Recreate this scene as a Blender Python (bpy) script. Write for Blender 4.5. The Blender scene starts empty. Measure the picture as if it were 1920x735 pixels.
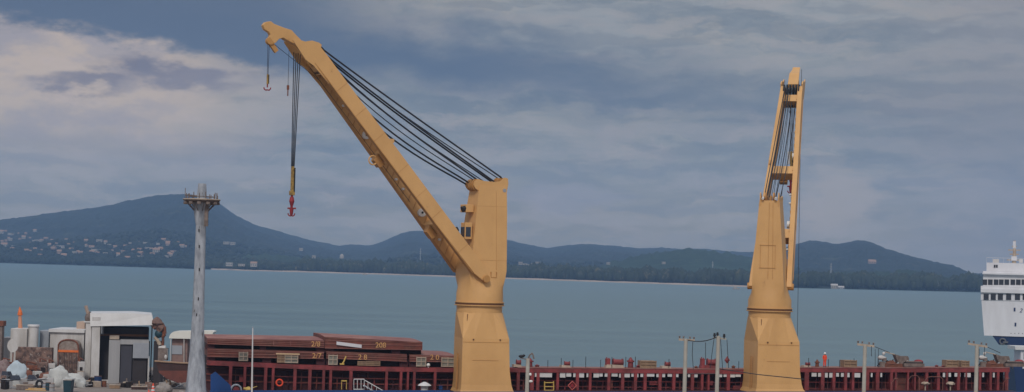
import bpy, bmesh, math, random
import numpy as np
from mathutils import Vector, Matrix, noise as mnoise
R = math.radians
random.seed(7)
sc = bpy.context.scene
COL = sc.collection

# ------------------------------------------------------------------ camera
F = 3850.0
HC = 24.0
CAM = Vector((0, 0, HC))
PITCH = math.atan(127.5 / F)
ROLL = R(1.5)
fwd = Vector((0, math.cos(PITCH), math.sin(PITCH)))
up0 = Vector((0, -math.sin(PITCH), math.cos(PITCH)))
rt0 = Vector((1, 0, 0))
rt = rt0 * math.cos(ROLL) + up0 * math.sin(ROLL)
upv = up0 * math.cos(ROLL) - rt0 * math.sin(ROLL)

def ray(px, py):
    return fwd + rt * ((px - 960) / F) + upv * (-(py - 367.5) / F)
def P(px, py, Y):
    d = ray(px, py)
    return CAM + d * (Y / d.y)
def hor(px):
    return 495 + 0.0262 * (px - 960)

cd = bpy.data.cameras.new('camera')
cam = bpy.data.objects.new('camera', cd)
COL.objects.link(cam)
cd.sensor_width = 36
cd.lens = 36 * F / 1920
cd.clip_start = 1
cd.clip_end = 60000
m = Matrix.Identity(4)
for i in range(3):
    m[i][0] = rt[i]; m[i][1] = upv[i]; m[i][2] = -fwd[i]; m[i][3] = CAM[i]
cam.matrix_world = m
sc.camera = cam

# ------------------------------------------------------------------ helpers
def lin(r, g, b):
    f = lambda c: c / 12.92 if c <= 0.04045 else ((c + 0.055) / 1.055) ** 2.4
    return (f(r / 255), f(g / 255), f(b / 255))

def mat(name, col, rough=0.6, col2=None, nscale=1.0, amount=0.5, metal=0.0, bump=0.0, bscale=None, stretch=(1, 1, 1), col3=None, n3=6.0, t3=0.62, spec=0.4, con=0.2):
    m = bpy.data.materials.new(name)
    m.use_nodes = True
    nt = m.node_tree
    N, Lk = nt.nodes, nt.links
    b = N['Principled BSDF']
    b.inputs['Roughness'].default_value = rough
    b.inputs['Metallic'].default_value = metal
    b.inputs['Specular IOR Level'].default_value = spec
    b.inputs['Base Color'].default_value = (*col, 1)
    tc = N.new('ShaderNodeTexCoord')
    mp = N.new('ShaderNodeMapping'); mp.inputs['Scale'].default_value = stretch
    Lk.new(tc.outputs['Object'], mp.inputs[0])
    if col2 is None:
        col2 = tuple(c * 0.8 for c in col); amount = 0.5
    n = N.new('ShaderNodeTexNoise'); n.inputs['Scale'].default_value = nscale; n.inputs['Detail'].default_value = 6
    n.inputs['Roughness'].default_value = 0.62
    Lk.new(mp.outputs[0], n.inputs['Vector'])
    mr = N.new('ShaderNodeMapRange'); mr.inputs[1].default_value = 0.5 - con; mr.inputs[2].default_value = 0.5 + con
    mr.inputs[3].default_value = 0; mr.inputs[4].default_value = amount
    Lk.new(n.outputs['Fac'], mr.inputs[0])
    mx = N.new('ShaderNodeMix'); mx.data_type = 'RGBA'
    mx.inputs[6].default_value = (*col, 1); mx.inputs[7].default_value = (*col2, 1)
    Lk.new(mr.outputs[0], mx.inputs[0])
    out = mx.outputs[2]
    if col3 is not None:
        n2 = N.new('ShaderNodeTexNoise'); n2.inputs['Scale'].default_value = n3; n2.inputs['Detail'].default_value = 8
        n2.inputs['Roughness'].default_value = 0.7
        Lk.new(mp.outputs[0], n2.inputs['Vector'])
        r2 = N.new('ShaderNodeMapRange'); r2.inputs[1].default_value = t3; r2.inputs[2].default_value = t3 + 0.06
        Lk.new(n2.outputs['Fac'], r2.inputs[0])
        m3 = N.new('ShaderNodeMix'); m3.data_type = 'RGBA'; m3.inputs[7].default_value = (*col3, 1)
        Lk.new(out, m3.inputs[6]); Lk.new(r2.outputs[0], m3.inputs[0])
        out = m3.outputs[2]
    Lk.new(out, b.inputs['Base Color'])
    if bump > 0:
        bp = N.new('ShaderNodeBump'); bp.inputs['Strength'].default_value = bump; bp.inputs['Distance'].default_value = 0.1
        nb = N.new('ShaderNodeTexNoise'); nb.inputs['Scale'].default_value = bscale or nscale * 4; nb.inputs['Detail'].default_value = 5
        Lk.new(mp.outputs[0], nb.inputs['Vector'])
        Lk.new(nb.outputs['Fac'], bp.inputs['Height']); Lk.new(bp.outputs[0], b.inputs['Normal'])
    return m

WM = {}          # object name -> world matrix of things (parents)
class MB:
    def __init__(s): s.v = []; s.f = []
    def add(s, vs, fs):
        o = len(s.v); s.v += [Vector(v) for v in vs]; s.f += [tuple(i + o for i in f) for f in fs]; return s
    def hexa(s, a, b):
        """a, b: quads (4 points each, same winding)"""
        return s.add(list(a) + list(b), [(3, 2, 1, 0), (4, 5, 6, 7), (0, 1, 5, 4), (1, 2, 6, 5), (2, 3, 7, 6), (3, 0, 4, 7)])
    def box(s, c, size, rot=None):
        c = Vector(c); hx, hy, hz = [k / 2 for k in size]
        M = rot if rot is not None else Matrix.Identity(3)
        q = lambda z: [c + M @ Vector(p) for p in ((-hx, -hy, z), (hx, -hy, z), (hx, hy, z), (-hx, hy, z))]
        return s.hexa(q(-hz), q(hz))
    def tube(s, p0, p1, r0, r1=None, n=8):
        p0 = Vector(p0); p1 = Vector(p1); r1 = r0 if r1 is None else r1
        d = (p1 - p0).normalized()
        a = d.orthogonal().normalized(); b = d.cross(a)
        vs = [p0 + (a * math.cos(t) + b * math.sin(t)) * r0 for t in [2 * math.pi * i / n for i in range(n)]]
        vs += [p1 + (a * math.cos(t) + b * math.sin(t)) * r1 for t in [2 * math.pi * i / n for i in range(n)]]
        fs = [(i, (i + 1) % n, n + (i + 1) % n, n + i) for i in range(n)] + [tuple(range(n))[::-1], tuple(range(n, 2 * n))]
        return s.add(vs, fs)
    def path(s, pts, r, n=6):
        for a, b in zip(pts[:-1], pts[1:]): s.tube(a, b, r, n=n)
        return s
    def loft(s, rings, caps=True):
        n = len(rings[0]); vs = [p for r in rings for p in r]; fs = []
        for k in range(len(rings) - 1):
            for i in range(n):
                j = (i + 1) % n
                fs.append((k * n + i, k * n + j, (k + 1) * n + j, (k + 1) * n + i))
        if caps: fs += [tuple(range(n))[::-1], tuple(range((len(rings) - 1) * n, len(rings) * n))]
        return s.add(vs, fs)
    def prism(s, pts, off):
        """closed outline pts extruded by vector off"""
        n = len(pts); off = Vector(off); pts = [Vector(p) for p in pts]
        return s.loft([pts, [p + off for p in pts]])
    def torus(s, c, ax, Rr, r, n=20, k=8):
        c = Vector(c); ax = Vector(ax).normalized(); a = ax.orthogonal().normalized(); b = ax.cross(a)
        vs = []; fs = []
        for i in range(n):
            t = 2 * math.pi * i / n; e = a * math.cos(t) + b * math.sin(t)
            for j in range(k):
                u = 2 * math.pi * j / k
                vs.append(c + e * (Rr + r * math.cos(u)) + ax * r * math.sin(u))
        for i in range(n):
            for j in range(k):
                fs.append((i * k + j, ((i + 1) % n) * k + j, ((i + 1) % n) * k + (j + 1) % k, i * k + (j + 1) % k))
        return s.add(vs, fs)
    def ball(s, c, r, sub=2, jit=0.0, seed=0):
        bm = bmesh.new(); bmesh.ops.create_icosphere(bm, subdivisions=sub, radius=1)
        rr = Vector(r) if hasattr(r, '__len__') else Vector((r, r, r))
        vs = []
        for v in bm.verts:
            k = 1 + jit * mnoise.noise(v.co * 1.7 + Vector((seed * 3.1, seed, 0)))*2
            vs.append(Vector(c) + Vector((v.co.x * rr.x, v.co.y * rr.y, v.co.z * rr.z)) * k)
        fs = [tuple(v.index for v in f.verts) for f in bm.faces]
        bm.free()
        return s.add(vs, fs)
    def build(s, name, m, parent=None, smooth=False, bevel=0.0, keep=False):
        me = bpy.data.meshes.new(name)
        if parent is not None:
            inv = WM[parent.name].inverted()
            M = WM[parent.name]
        elif keep:
            inv = Matrix.Identity(4); M = Matrix.Identity(4)
        else:
            xs = [v.x for v in s.v]; ys = [v.y for v in s.v]; zs = [v.z for v in s.v]
            M = Matrix.Translation(((min(xs) + max(xs)) / 2, (min(ys) + max(ys)) / 2, min(zs)))
            inv = M.inverted()
        me.from_pydata([inv @ v for v in s.v], [], s.f)
        bm = bmesh.new(); bm.from_mesh(me)
        bmesh.ops.recalc_face_normals(bm, faces=bm.faces)
        bm.to_mesh(me); bm.free()
        me.materials.append(m)
        if smooth:
            for p in me.polygons: p.use_smooth = True
            try: me.set_sharp_from_angle(angle=R(38))
            except Exception: pass
        o = bpy.data.objects.new(name, me); COL.objects.link(o)
        if parent is not None: o.parent = parent
        else: o.matrix_world = M
        WM[o.name] = M
        if bevel > 0:
            b = o.modifiers.new('bevel', 'BEVEL'); b.width = bevel; b.segments = 2; b.limit_method = 'ANGLE'
        return o

def tag(o, label, cat, group=None):
    o['label'] = label; o['category'] = cat
    if group: o['group'] = group
    return o
def thing(name, label, cat, loc, rz=0, group=None):
    o = bpy.data.objects.new(name, None); COL.objects.link(o)
    M = Matrix.Translation(loc) @ Matrix.Rotation(rz, 4, 'Z')
    o.matrix_world = M; WM[o.name] = M
    o.empty_display_size = 0.3
    return tag(o, label, cat, group)
def struct(o): o['kind'] = 'structure'; return o
def copy_thing(o, loc, label, rz=None):
    r = o.copy(); COL.objects.link(r); r.location = loc
    if rz is not None: r.rotation_euler = (0, 0, rz)
    r['label'] = label
    for ch in o.children:
        c = ch.copy(); COL.objects.link(c); c.parent = r
        for g in ch.children:
            d = g.copy(); COL.objects.link(d); d.parent = c
    return r

# ------------------------------------------------------------------ materials
M = {}
Y0 = (0.64, 0.37, 0.145)
M['yellow'] = mat('crane_paint', Y0, 0.55, (0.53, 0.295, 0.11), 0.3, 0.9, stretch=(1, 1, 0.55), col3=(0.42, 0.22, 0.085), n3=1.2, t3=0.665, bump=0.2, bscale=0.9, con=0.2)
M['yellow_dark'] = mat('crane_paint_worn', (0.5, 0.26, 0.08), 0.6, (0.34, 0.16, 0.05), 0.8, 0.8, col3=(0.2, 0.08, 0.03), n3=2.5, t3=0.66)
M['seam'] = mat('seam_grime', (0.14, 0.06, 0.025), 0.8)
M['cable'] = mat('steel_cable', (0.02, 0.022, 0.03), 0.6)
M['black'] = mat('black_steel', (0.015, 0.015, 0.018), 0.6)
M['hook_red'] = mat('red_hook_paint', (0.30, 0.02, 0.028), 0.6, (0.14, 0.015, 0.02), 2, .9)
M['blockyellow'] = mat('hook_block_paint', (0.42, 0.27, 0.07), 0.6, (0.1, 0.06, 0.02), 3, 0.9)
M['white'] = mat('white_paint', (0.62, 0.62, 0.63), 0.5, (0.48, 0.47, 0.46), 0.4, 0.7, stretch=(1, 1, 0.4))
M['glasslamp'] = mat('lamp_glass', (0.7, 0.7, 0.68), 0.3)
M['red'] = mat('ship_red', (0.25, 0.042, 0.045), 0.6, (0.13, 0.028, 0.028), 0.8, 1.0, con=0.1, col3=(0.12, 0.04, 0.03), n3=1.5, t3=0.62)
M['maroon'] = mat('hatch_maroon', (0.175, 0.045, 0.032), 0.65, (0.10, 0.036, 0.026), 0.6, 1.0, con=0.1, bump=0.4, bscale=2, col3=(0.16, 0.06, 0.04), n3=0.9, t3=0.55)
M['pinkred'] = mat('weathered_hatch_top', (0.32, 0.155, 0.125), 0.75, (0.22, 0.085, 0.075), 0.4, 1.0, con=0.12, col3=(0.2, 0.07, 0.06), n3=0.6, t3=0.6)
M['void'] = mat('shade_black_steel', (0.014, 0.008, 0.008), 0.8)  # near-black; the shade in the hatch cover gaps is put into this colour
M['recess'] = mat('shade_dark_maroon', (0.055, 0.012, 0.015), 0.7, (0.035, 0.008, 0.01), 0.7, 0.9)  # maroon darkened so the coaming recess carries its shade in the colour
M['blue'] = mat('hull_blue', (0.012, 0.06, 0.22), 0.45, (0.01, 0.045, 0.16), 0.5, 0.7)
M['wood'] = mat('crate_wood', (0.33, 0.22, 0.14), 0.8, (0.2, 0.13, 0.085), 1.5, 0.9)
M['greycrate'] = mat('grey_crate', (0.24, 0.23, 0.20), 0.8, (0.14, 0.14, 0.12), 1.2, 0.9)
M['cream'] = mat('cream_trim', (0.45, 0.38, 0.30), 0.7, (0.28, 0.2, 0.16), 1, 0.8)
M['numyel'] = mat('stencil_yellow', (0.70, 0.42, 0.17), 0.8, (0.32, 0.13, 0.07), 5, .8, con=.15)
M['ladder'] = mat('ladder_yellow', (0.55, 0.38, 0.1), 0.6)
M['concrete'] = mat('pole_concrete', (0.42, 0.40, 0.36), 0.85, (0.3, 0.28, 0.24), 1.2, 0.8)
M['galv'] = mat('galvanised_steel', (0.40, 0.43, 0.48), 0.55, (0.19, 0.205, 0.235), 1.7, 1.0, metal=0.0, stretch=(1, 1, 0.3), col3=(0.10, 0.09, 0.08), n3=1.5, t3=0.60, bump=0.5, bscale=3, con=0.15)
M['lampdark'] = mat('rusty_lamp_ring', (0.10, 0.075, 0.065), 0.7, (0.25, 0.2, 0.18), 2.0, 0.8)
M['rust'] = mat('rusty_steel', (0.22, 0.075, 0.04), 0.8, (0.09, 0.04, 0.03), 1.2, 0.9, col3=(0.3, 0.12, 0.05), n3=3)
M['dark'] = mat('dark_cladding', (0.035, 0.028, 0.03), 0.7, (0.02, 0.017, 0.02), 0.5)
M['greywall'] = mat('grey_sheet_wall', (0.36, 0.36, 0.37), 0.7, (0.27, 0.27, 0.28), 0.4, 0.8, stretch=(3, 3, 0.2))
M['greywall2'] = mat('light_grey_panel', (0.30, 0.32, 0.36), 0.6)
M['offwhite'] = mat('weathered_white_wall', (0.57, 0.56, 0.56), 0.7, (0.40, 0.38, 0.36), 0.5, 1.0, con=0.12, stretch=(1, 1, 0.3), col3=(0.34, 0.29, 0.25), n3=0.8, t3=0.66)
M['brick'] = mat('brown_rubble_wall', (0.24, 0.15, 0.12), 0.9, (0.09, 0.06, 0.055), 1.3, 1.0, bump=0.6, con=.1, col3=(.36,.3,.27), n3=2.2, t3=.58)
M['orange'] = mat('orange_paint', (0.75, 0.17, 0.03), 0.5, (0.5, 0.1, 0.02), 1.5, 0.6)
M['orange_red'] = mat('orange_red_cloth', (0.8, 0.09, 0.035), 0.8, (0.65, 0.06, 0.03), 3, 0.5)
M['skin'] = mat('skin', (0.28, 0.14, 0.09), 0.6)
M['hull_dark'] = mat('dark_timber_hull', (0.06, 0.025, 0.02), 0.7, (0.03, 0.015, 0.014), 0.8, 0.9)
M['hull_brown'] = mat('red_brown_antifoul', (0.16, 0.05, 0.035), 0.8, (0.09, 0.03, 0.025), 1.0, 0.8)
M['ground'] = mat('quay_concrete', (0.26, 0.225, 0.20), 0.9, (0.19, 0.155, 0.135), 0.06, 0.9, bump=0.3, bscale=1.5, col3=(0.12, 0.10, 0.09), n3=0.35, t3=0.6)
M['sandpale'] = mat('pale_concrete_edge', (0.40, 0.36, 0.33), 0.9, (0.3, 0.26, 0.23), 0.4, 0.9)
M['teal'] = mat('dark_teal_bin', (0.015, 0.05, 0.07), 0.5)
M['tarp'] = mat('pale_tarpaulin', (0.50, 0.51, 0.50), 0.7, (0.36, 0.37, 0.36), 0.8, 0.8, bump=0.5, bscale=2)
M['bluegrey_tarp'] = mat('pale_blue_tarp', (0.42, 0.50, 0.56), 0.7)
M['rock'] = mat('broken_stone', (0.30, 0.27, 0.25), 0.9, (0.16, 0.14, 0.13), 1.5, 0.9)
M['window'] = mat('dark_window', (0.035, 0.042, 0.06), 0.12)
M['ferrywhite'] = mat('ferry_white', (0.66, 0.67, 0.71), 0.45, (0.55, 0.55, 0.58), 0.2, 0.9, stretch=(1, 1, 0.3), con=0.12)
M['ferryblue'] = mat('ferry_blue', (0.012, 0.035, 0.11), 0.45)
M['beige'] = mat('beige_block', (0.46, 0.34, 0.27), 0.8)

# ------------------------------------------------------------------ world: overcast sky with cloud layers
SUN_EL, SUN_AZ = R(43), R(188)     # azimuth clockwise from +Y (sun behind the camera, to the right)
w = bpy.data.worlds.new('World'); sc.world = w; w.use_nodes = True
nt = w.node_tree; nt.nodes.clear()
class S:
    def __init__(s, v): s.v = v
def _n(op, a, b=None, c=None, clamp=False):
    n = nt.nodes.new('ShaderNodeMath'); n.operation = op; n.use_clamp = clamp
    for i, k in enumerate((a, b, c)):
        if k is None: continue
        if isinstance(k, S): nt.links.new(k.v, n.inputs[i])
        else: n.inputs[i].default_value = k
    return S(n.outputs[0])
S.__add__ = lambda a, b: _n('ADD', a, b); S.__radd__ = lambda a, b: _n('ADD', b, a)
S.__sub__ = lambda a, b: _n('SUBTRACT', a, b); S.__rsub__ = lambda a, b: _n('SUBTRACT', b, a)
S.__mul__ = lambda a, b: _n('MULTIPLY', a, b); S.__rmul__ = lambda a, b: _n('MULTIPLY', b, a)
S.__truediv__ = lambda a, b: _n('DIVIDE', a, b)
def step(x, a, b):
    n = nt.nodes.new('ShaderNodeMapRange'); n.interpolation_type = 'SMOOTHSTEP'
    nt.links.new(x.v, n.inputs[0])
    if a < b: n.inputs[1].default_value = a; n.inputs[2].default_value = b; n.inputs[3].default_value = 0; n.inputs[4].default_value = 1
    else: n.inputs[1].default_value = b; n.inputs[2].default_value = a; n.inputs[3].default_value = 1; n.inputs[4].default_value = 0
    return S(n.outputs[0])
def gauss(x): return _n('EXPONENT', (x * x) * -1.0)
def mixc(f, a, b):
    n = nt.nodes.new('ShaderNodeMix'); n.data_type = 'RGBA'
    if isinstance(f, S): nt.links.new(f.v, n.inputs[0])
    else: n.inputs[0].default_value = f
    for i, k in ((6, a), (7, b)):
        if isinstance(k, S): nt.links.new(k.v, n.inputs[i])
        else: n.inputs[i].default_value = (*k, 1)
    return S(n.outputs[2])
tc = nt.nodes.new('ShaderNodeTexCoord')
sx = nt.nodes.new('ShaderNodeSeparateXYZ'); nt.links.new(tc.outputs['Generated'], sx.inputs[0])
dx, dy, dz = [S(sx.outputs[i]) for i in range(3)]
U = _n('ARCTAN2', dx, dy) * 3.85
V = _n('ARCSINE', dz) * 3.85
def nz(su, sv, off, detail=6, rough=0.6, wu=None, wv=None):
    UU = wu or U; VV = wv or V
    c = nt.nodes.new('ShaderNodeCombineXYZ')
    nt.links.new((UU * su).v, c.inputs[0]); nt.links.new((VV * sv).v, c.inputs[1]); c.inputs[2].default_value = off
    n = nt.nodes.new('ShaderNodeTexNoise'); n.inputs['Scale'].default_value = 1; n.inputs['Detail'].default_value = detail
    n.inputs['Roughness'].default_value = rough
    nt.links.new(c.outputs[0], n.inputs['Vector'])
    return S(n.outputs['Fac'])
nw1 = nz(5, 11, 1.3); nw2 = nz(4, 9, 7.7)
fine = nz(14, 30, 4.4, 7, 0.55)
Uw = U + (nw1 - 0.5) * 0.26
Vw = V + (nw2 - 0.5) * 0.13 + (fine - 0.5) * 0.07
K = 1.06       # cloud radiance scale; the haze in front takes a little of it
def c_(r, g, b): return tuple(k * K for k in lin(r, g, b))
low = c_(141, 135, 122); mid = c_(142, 143, 140); topg = c_(149, 150, 150)
col = mixc(step(V, 0.02, 0.24), low, mid)
col = mixc(step(Vw, 0.33, 0.46) * step(Uw, -0.35, 0.1), col, topg)
# long streaks of darker blue and of paler, warmer cloud
st1 = nz(2.4, 12, 11.0, 10, 0.62, Uw, Vw); st2 = nz(3.2, 13, 23.0, 10, 0.64, Uw, Vw)
col = mixc(step(st1, 0.44, 0.66) * 0.8, col, c_(110, 119, 127))
col = mixc(step(st2, 0.47, 0.66) * 0.65, col, c_(170, 161, 149))
puff = nz(8, 17, 31.0, 10, 0.66, Uw, Vw)
col = mixc(step(puff, 0.50, 0.62) * step(V, 0.38, 0.26) * 0.4, col, c_(168, 156, 152))
# relief: cloud tops catch the light, bases stay dark
Ur = U + (nw1 - 0.5) * 0.10; Vr = V + (nw2 - 0.5) * 0.05
ra = nz(3.4, 15, 71.0, 8, 0.54, Ur, Vr); rb_ = nz(3.4, 15, 71.0, 8, 0.54, Ur, Vr + 0.016)
rel = rb_ - ra
col = mixc(step(rel, 0.0, -0.09) * 0.45 * step(V, 0.0, 0.06), col, c_(164, 157, 153))
col = mixc(step(rel, 0.0, 0.09) * 0.45 * step(V, 0.0, 0.06), col, c_(112, 118, 125))
# dark blue band running across
band = gauss((Vw - (0.362 - 0.09 * U)) / 0.068) * (0.38 + 0.62 * step(U, 0.6, -0.2))
col = mixc(band * 0.97, col, c_(77, 92, 115))
# bright warm patch at the left, with a crisp cloud edge above it
edge = 0.31 - 0.142 * U
below = step(edge - Vw, -0.004, 0.03)
patch = below * step(Uw, -0.38, -0.68) * step(V, 0.10, 0.30)
col = mixc(patch * 0.9, col, c_(198, 177, 157))
lump = nz(8, 19, 51.0, 9, 0.6, Ur, Vr)
col = mixc(patch * step(lump, 0.46, 0.62) * 0.45, col, c_(152, 145, 150))
col = mixc(patch * step(lump, 0.44, 0.34) * 0.35, col, c_(200, 180, 168))
col = mixc(patch * step(nw2, 0.5, 0.6) * 0.45, col, c_(140, 137, 149))
above = (1 - below) * step(U, -0.15, -0.5)
col = mixc(above * 0.9, col, c_(80, 92, 113))
blobn = nz(10, 24, 91.0, 10, 0.6)
def blob(u0, v0, ru, rv, c, k, a=0.12, b=0.95):
    global col
    e = gauss((U + (nw1 - 0.5) * 0.14 + (blobn - 0.5) * 0.2 - u0) / ru) * gauss((V + (nw2 - 0.5) * 0.06 + (fine - 0.5) * 0.06 + (blobn - 0.5) * 0.06 - v0) / rv)
    col = mixc(step(e, a, b) * k, col, c)
blob(-0.70, 0.345, 0.085, 0.030, c_(106, 102, 116), 0.9)
blob(-0.60, 0.325, 0.12, 0.022, c_(112, 108, 122), 0.8)
blob(-0.79, 0.308, 0.105, 0.019, c_(114, 108, 120), 0.85)
blob(0.605, 0.135, 0.085, 0.062, c_(174, 161, 148), 0.8, 0.25, 0.75)
blob(0.10, 0.13, 0.16, 0.035, c_(152, 148, 157), 0.5, 0.3, 0.9)
col = mixc(step(V, 0.12, 0.0) * 0.6, col, c_(139, 136, 130))
col = mixc(step(U, 0.55, 0.95) * 0.5, col, c_(134, 130, 134))
# unseen sky overhead and behind the camera, brightened to light the scene
hi = step(V, 0.8, 3.2)
col = mixc(hi, col, (0.62, 0.66, 0.74))
back = step(dy, 0.1, -0.7)
col = mixc(back * 0.85, col, (0.56, 0.56, 0.60))
sky = nt.nodes.new('ShaderNodeTexSky'); sky.sky_type = 'NISHITA'; sky.sun_disc = False
sky.sun_elevation = SUN_EL; sky.sun_rotation = SUN_AZ
STR = 0.1
sc10 = nt.nodes.new('ShaderNodeVectorMath'); sc10.operation = 'SCALE'; sc10.inputs[3].default_value = 1 / STR
nt.links.new(col.v, sc10.inputs[0])
fin = nt.nodes.new('ShaderNodeMix'); fin.data_type = 'RGBA'; fin.inputs[0].default_value = 0.97
nt.links.new(sky.outputs[0], fin.inputs[6]); nt.links.new(sc10.outputs[0], fin.inputs[7])
bg = nt.nodes.new('ShaderNodeBackground'); bg.inputs[1].default_value = STR
nt.links.new(fin.outputs[2], bg.inputs[0])
wo = nt.nodes.new('ShaderNodeOutputWorld'); nt.links.new(bg.outputs[0], wo.inputs[0])

sl = bpy.data.lights.new('sun', 'SUN'); so = bpy.data.objects.new('sun', sl); COL.objects.link(so)
sl.energy = 1.7; sl.angle = R(11); sl.color = (1.0, 0.93, 0.84)
sd = Vector((math.sin(SUN_AZ) * math.cos(SUN_EL), math.cos(SUN_AZ) * math.cos(SUN_EL), math.sin(SUN_EL)))
so.rotation_euler = (-sd).to_track_quat('-Z', 'Y').to_euler()
so.location = (60, -60, 120)

# ------------------------------------------------------------------ water, land across the bay
def water_mat():
    m = bpy.data.materials.new('bay_water'); m.use_nodes = True
    t = m.node_tree; b = t.nodes['Principled BSDF']
    b.inputs['Roughness'].default_value = 0.42
    b.inputs['IOR'].default_value = 1.33
    g = t.nodes.new('ShaderNodeNewGeometry')
    mp = t.nodes.new('ShaderNodeMapping'); mp.inputs['Scale'].default_value = (0.0035, 0.022, 1)
    t.links.new(g.outputs['Position'], mp.inputs[0])
    n = t.nodes.new('ShaderNodeTexNoise'); n.inputs['Scale'].default_value = 1; n.inputs['Detail'].default_value = 8; n.inputs['Roughness'].default_value = 0.65
    t.links.new(mp.outputs[0], n.inputs['Vector'])
    r = t.nodes.new('ShaderNodeMapRange'); r.inputs[1].default_value = 0.35; r.inputs[2].default_value = 0.65
    t.links.new(n.outputs[0], r.inputs[0])
    mx = t.nodes.new('ShaderNodeMix'); mx.data_type = 'RGBA'
    mx.inputs[6].default_value = (0.085, 0.145, 0.175, 1); mx.inputs[7].default_value = (0.12, 0.19, 0.215, 1)
    t.links.new(r.outputs[0], mx.inputs[0]); t.links.new(mx.outputs[2], b.inputs['Base Color'])
    n2 = t.nodes.new('ShaderNodeTexNoise'); n2.inputs['Scale'].default_value = 0.35; n2.inputs['Detail'].default_value = 6
    t.links.new(g.outputs['Position'], n2.inputs['Vector'])
    bp = t.nodes.new('ShaderNodeBump'); bp.inputs['Strength'].default_value = 0.5; bp.inputs['Distance'].default_value = 0.8
    t.links.new(n2.outputs[0], bp.inputs['Height']); t.links.new(bp.outputs[0], b.inputs['Normal'])
    rr = t.nodes.new('ShaderNodeMapRange'); rr.inputs[3].default_value = 0.34; rr.inputs[4].default_value = 0.55
    t.links.new(n.outputs[0], rr.inputs[0]); t.links.new(rr.outputs[0], b.inputs['Roughness'])
    return m
o = MB().add([(-9000, -500, 0), (9000, -500, 0), (9000, 14000, 0), (-9000, 14000, 0)], [(0, 1, 2, 3)]).build('water', water_mat(), keep=True)
struct(o)

def itp(tab, x):
    if x <= tab[0][0]: return tab[0][1]
    for (a, ya), (b, yb) in zip(tab[:-1], tab[1:]):
        if x <= b:
            t = (x - a) / (b - a); return ya + (yb - ya) * t
    return tab[-1][1]
SKY = [(-700, 455), (-400, 432), (-150, 424), (0, 412), (60, 405), (110, 397), (160, 392), (200, 386), (240, 376), (280, 368), (310, 365), (340, 363), (375, 366), (405, 376), (440, 402), (480, 422), (520, 432), (570, 447), (610, 455), (640, 462), (660, 457), (690, 461), (710, 458), (740, 443), (770, 432), (800, 434), (850, 440), (900, 446), (950, 448), (985, 457), (1030, 466), (1060, 460), (1100, 457), (1140, 460), (1170, 462), (1200, 466), (1240, 464), (1280, 467), (1320, 466), (1380, 472), (1420, 473), (1460, 468), (1495, 458), (1520, 450), (1550, 453), (1570, 459), (1590, 455), (1610, 449), (1635, 453), (1660, 465), (1700, 477), (1750, 490), (1790, 497), (1820, 510), (1850, 525), (1880, 536), (1920, 543), (2100, 548), (2600, 556)]
SHORE = [(-700, 4300), (0, 3983), (480, 3610), (700, 3550), (960, 3300), (1400, 2933), (1835, 3080), (2600, 3300)]
RIDGE = [(-700, 6500), (0, 6300), (340, 6600), (640, 7800), (770, 7400), (1000, 7600), (1400, 7600), (1520, 6200), (1850, 5600), (2600, 5600)]
def smooth_tab(tab, x, wd=9):
    return (itp(tab, x - wd) + 2 * itp(tab, x) + itp(tab, x + wd)) / 4
def hill_z(px, f):
    """height on the main range: f=0 at the shore, 1 on the ridge"""
    Ys = itp(SHORE, px); Yr = itp(RIDGE, px); Y = Ys + (Yr - Ys) * f
    zr = HC - (0.5 * smooth_tab(SKY, px, 16) + .5 * smooth_tab(SKY, px, 7) - hor(px)) / F * Yr
    zr = max(zr, 6)
    if f <= 1:
        g = 0.16 * f + 0.84 * f ** 1.75
        X = (px - 960) / F * Y
        n = mnoise.fractal(Vector((X / 620, Y / 900, 3.3)), 0.9, 2.1, 5)
        z = zr * g + zr * 0.22 * n * min(1, f * 2.2) * min(1, (1 - f) * 3)
        z = max(z, 2 + 30 * f)
        return Y, (z if f > 0.004 else -1)
    return Y, zr * (1 - (f - 1) * 2.2)
def veg_mat(name, a, b, c, s1, s2):
    m = mat(name, a, 0.9, b, s1, 0.9, col3=c, n3=s2, t3=0.58, spec=0.1)
    return m
M['hill'] = veg_mat('hill_forest', (0.015, 0.023, 0.018), (0.005, 0.010, 0.009), (0.042, 0.05, 0.032), 0.004, 0.013)
M['hill2'] = veg_mat('green_slope_forest', (0.022, 0.046, 0.020), (0.009, 0.020, 0.010), (0.042, 0.066, 0.030), 0.01, 0.03)
vs = []; fs = []
pxs = list(range(-700, 2601, 6)); nf = 64
fl = [i / nf * 1.0 for i in range(nf + 1)] + [1.1, 1.35]
for px in pxs:
    for f in fl:
        Y, z = hill_z(px, f)
        if f == 1 or f == 0:
            pass
        elif f < 1:
            z += 5 * mnoise.noise(Vector((px / 5.0, Y / 60, 0))) * min(1, f * 5) * min(1, (1 - f) * 8)
        else: pass
        jit = 1.6 * mnoise.noise(Vector((px / 7.0, 1.1, 9))) + 1.2 * mnoise.noise(Vector((px / 19.0, 4.1, 2))) if f == 1 else 0
        vs.append(((px - 960) / F * Y, Y, z + jit * 1.6))
k = len(fl)
for i in range(len(pxs) - 1):
    for j in range(k - 1):
        a = i * k + j; fs.append((a, a + k, a + k + 1, a + 1))
struct(MB().add(vs, fs).build('hills', M['hill'], smooth=False, keep=True))

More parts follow.
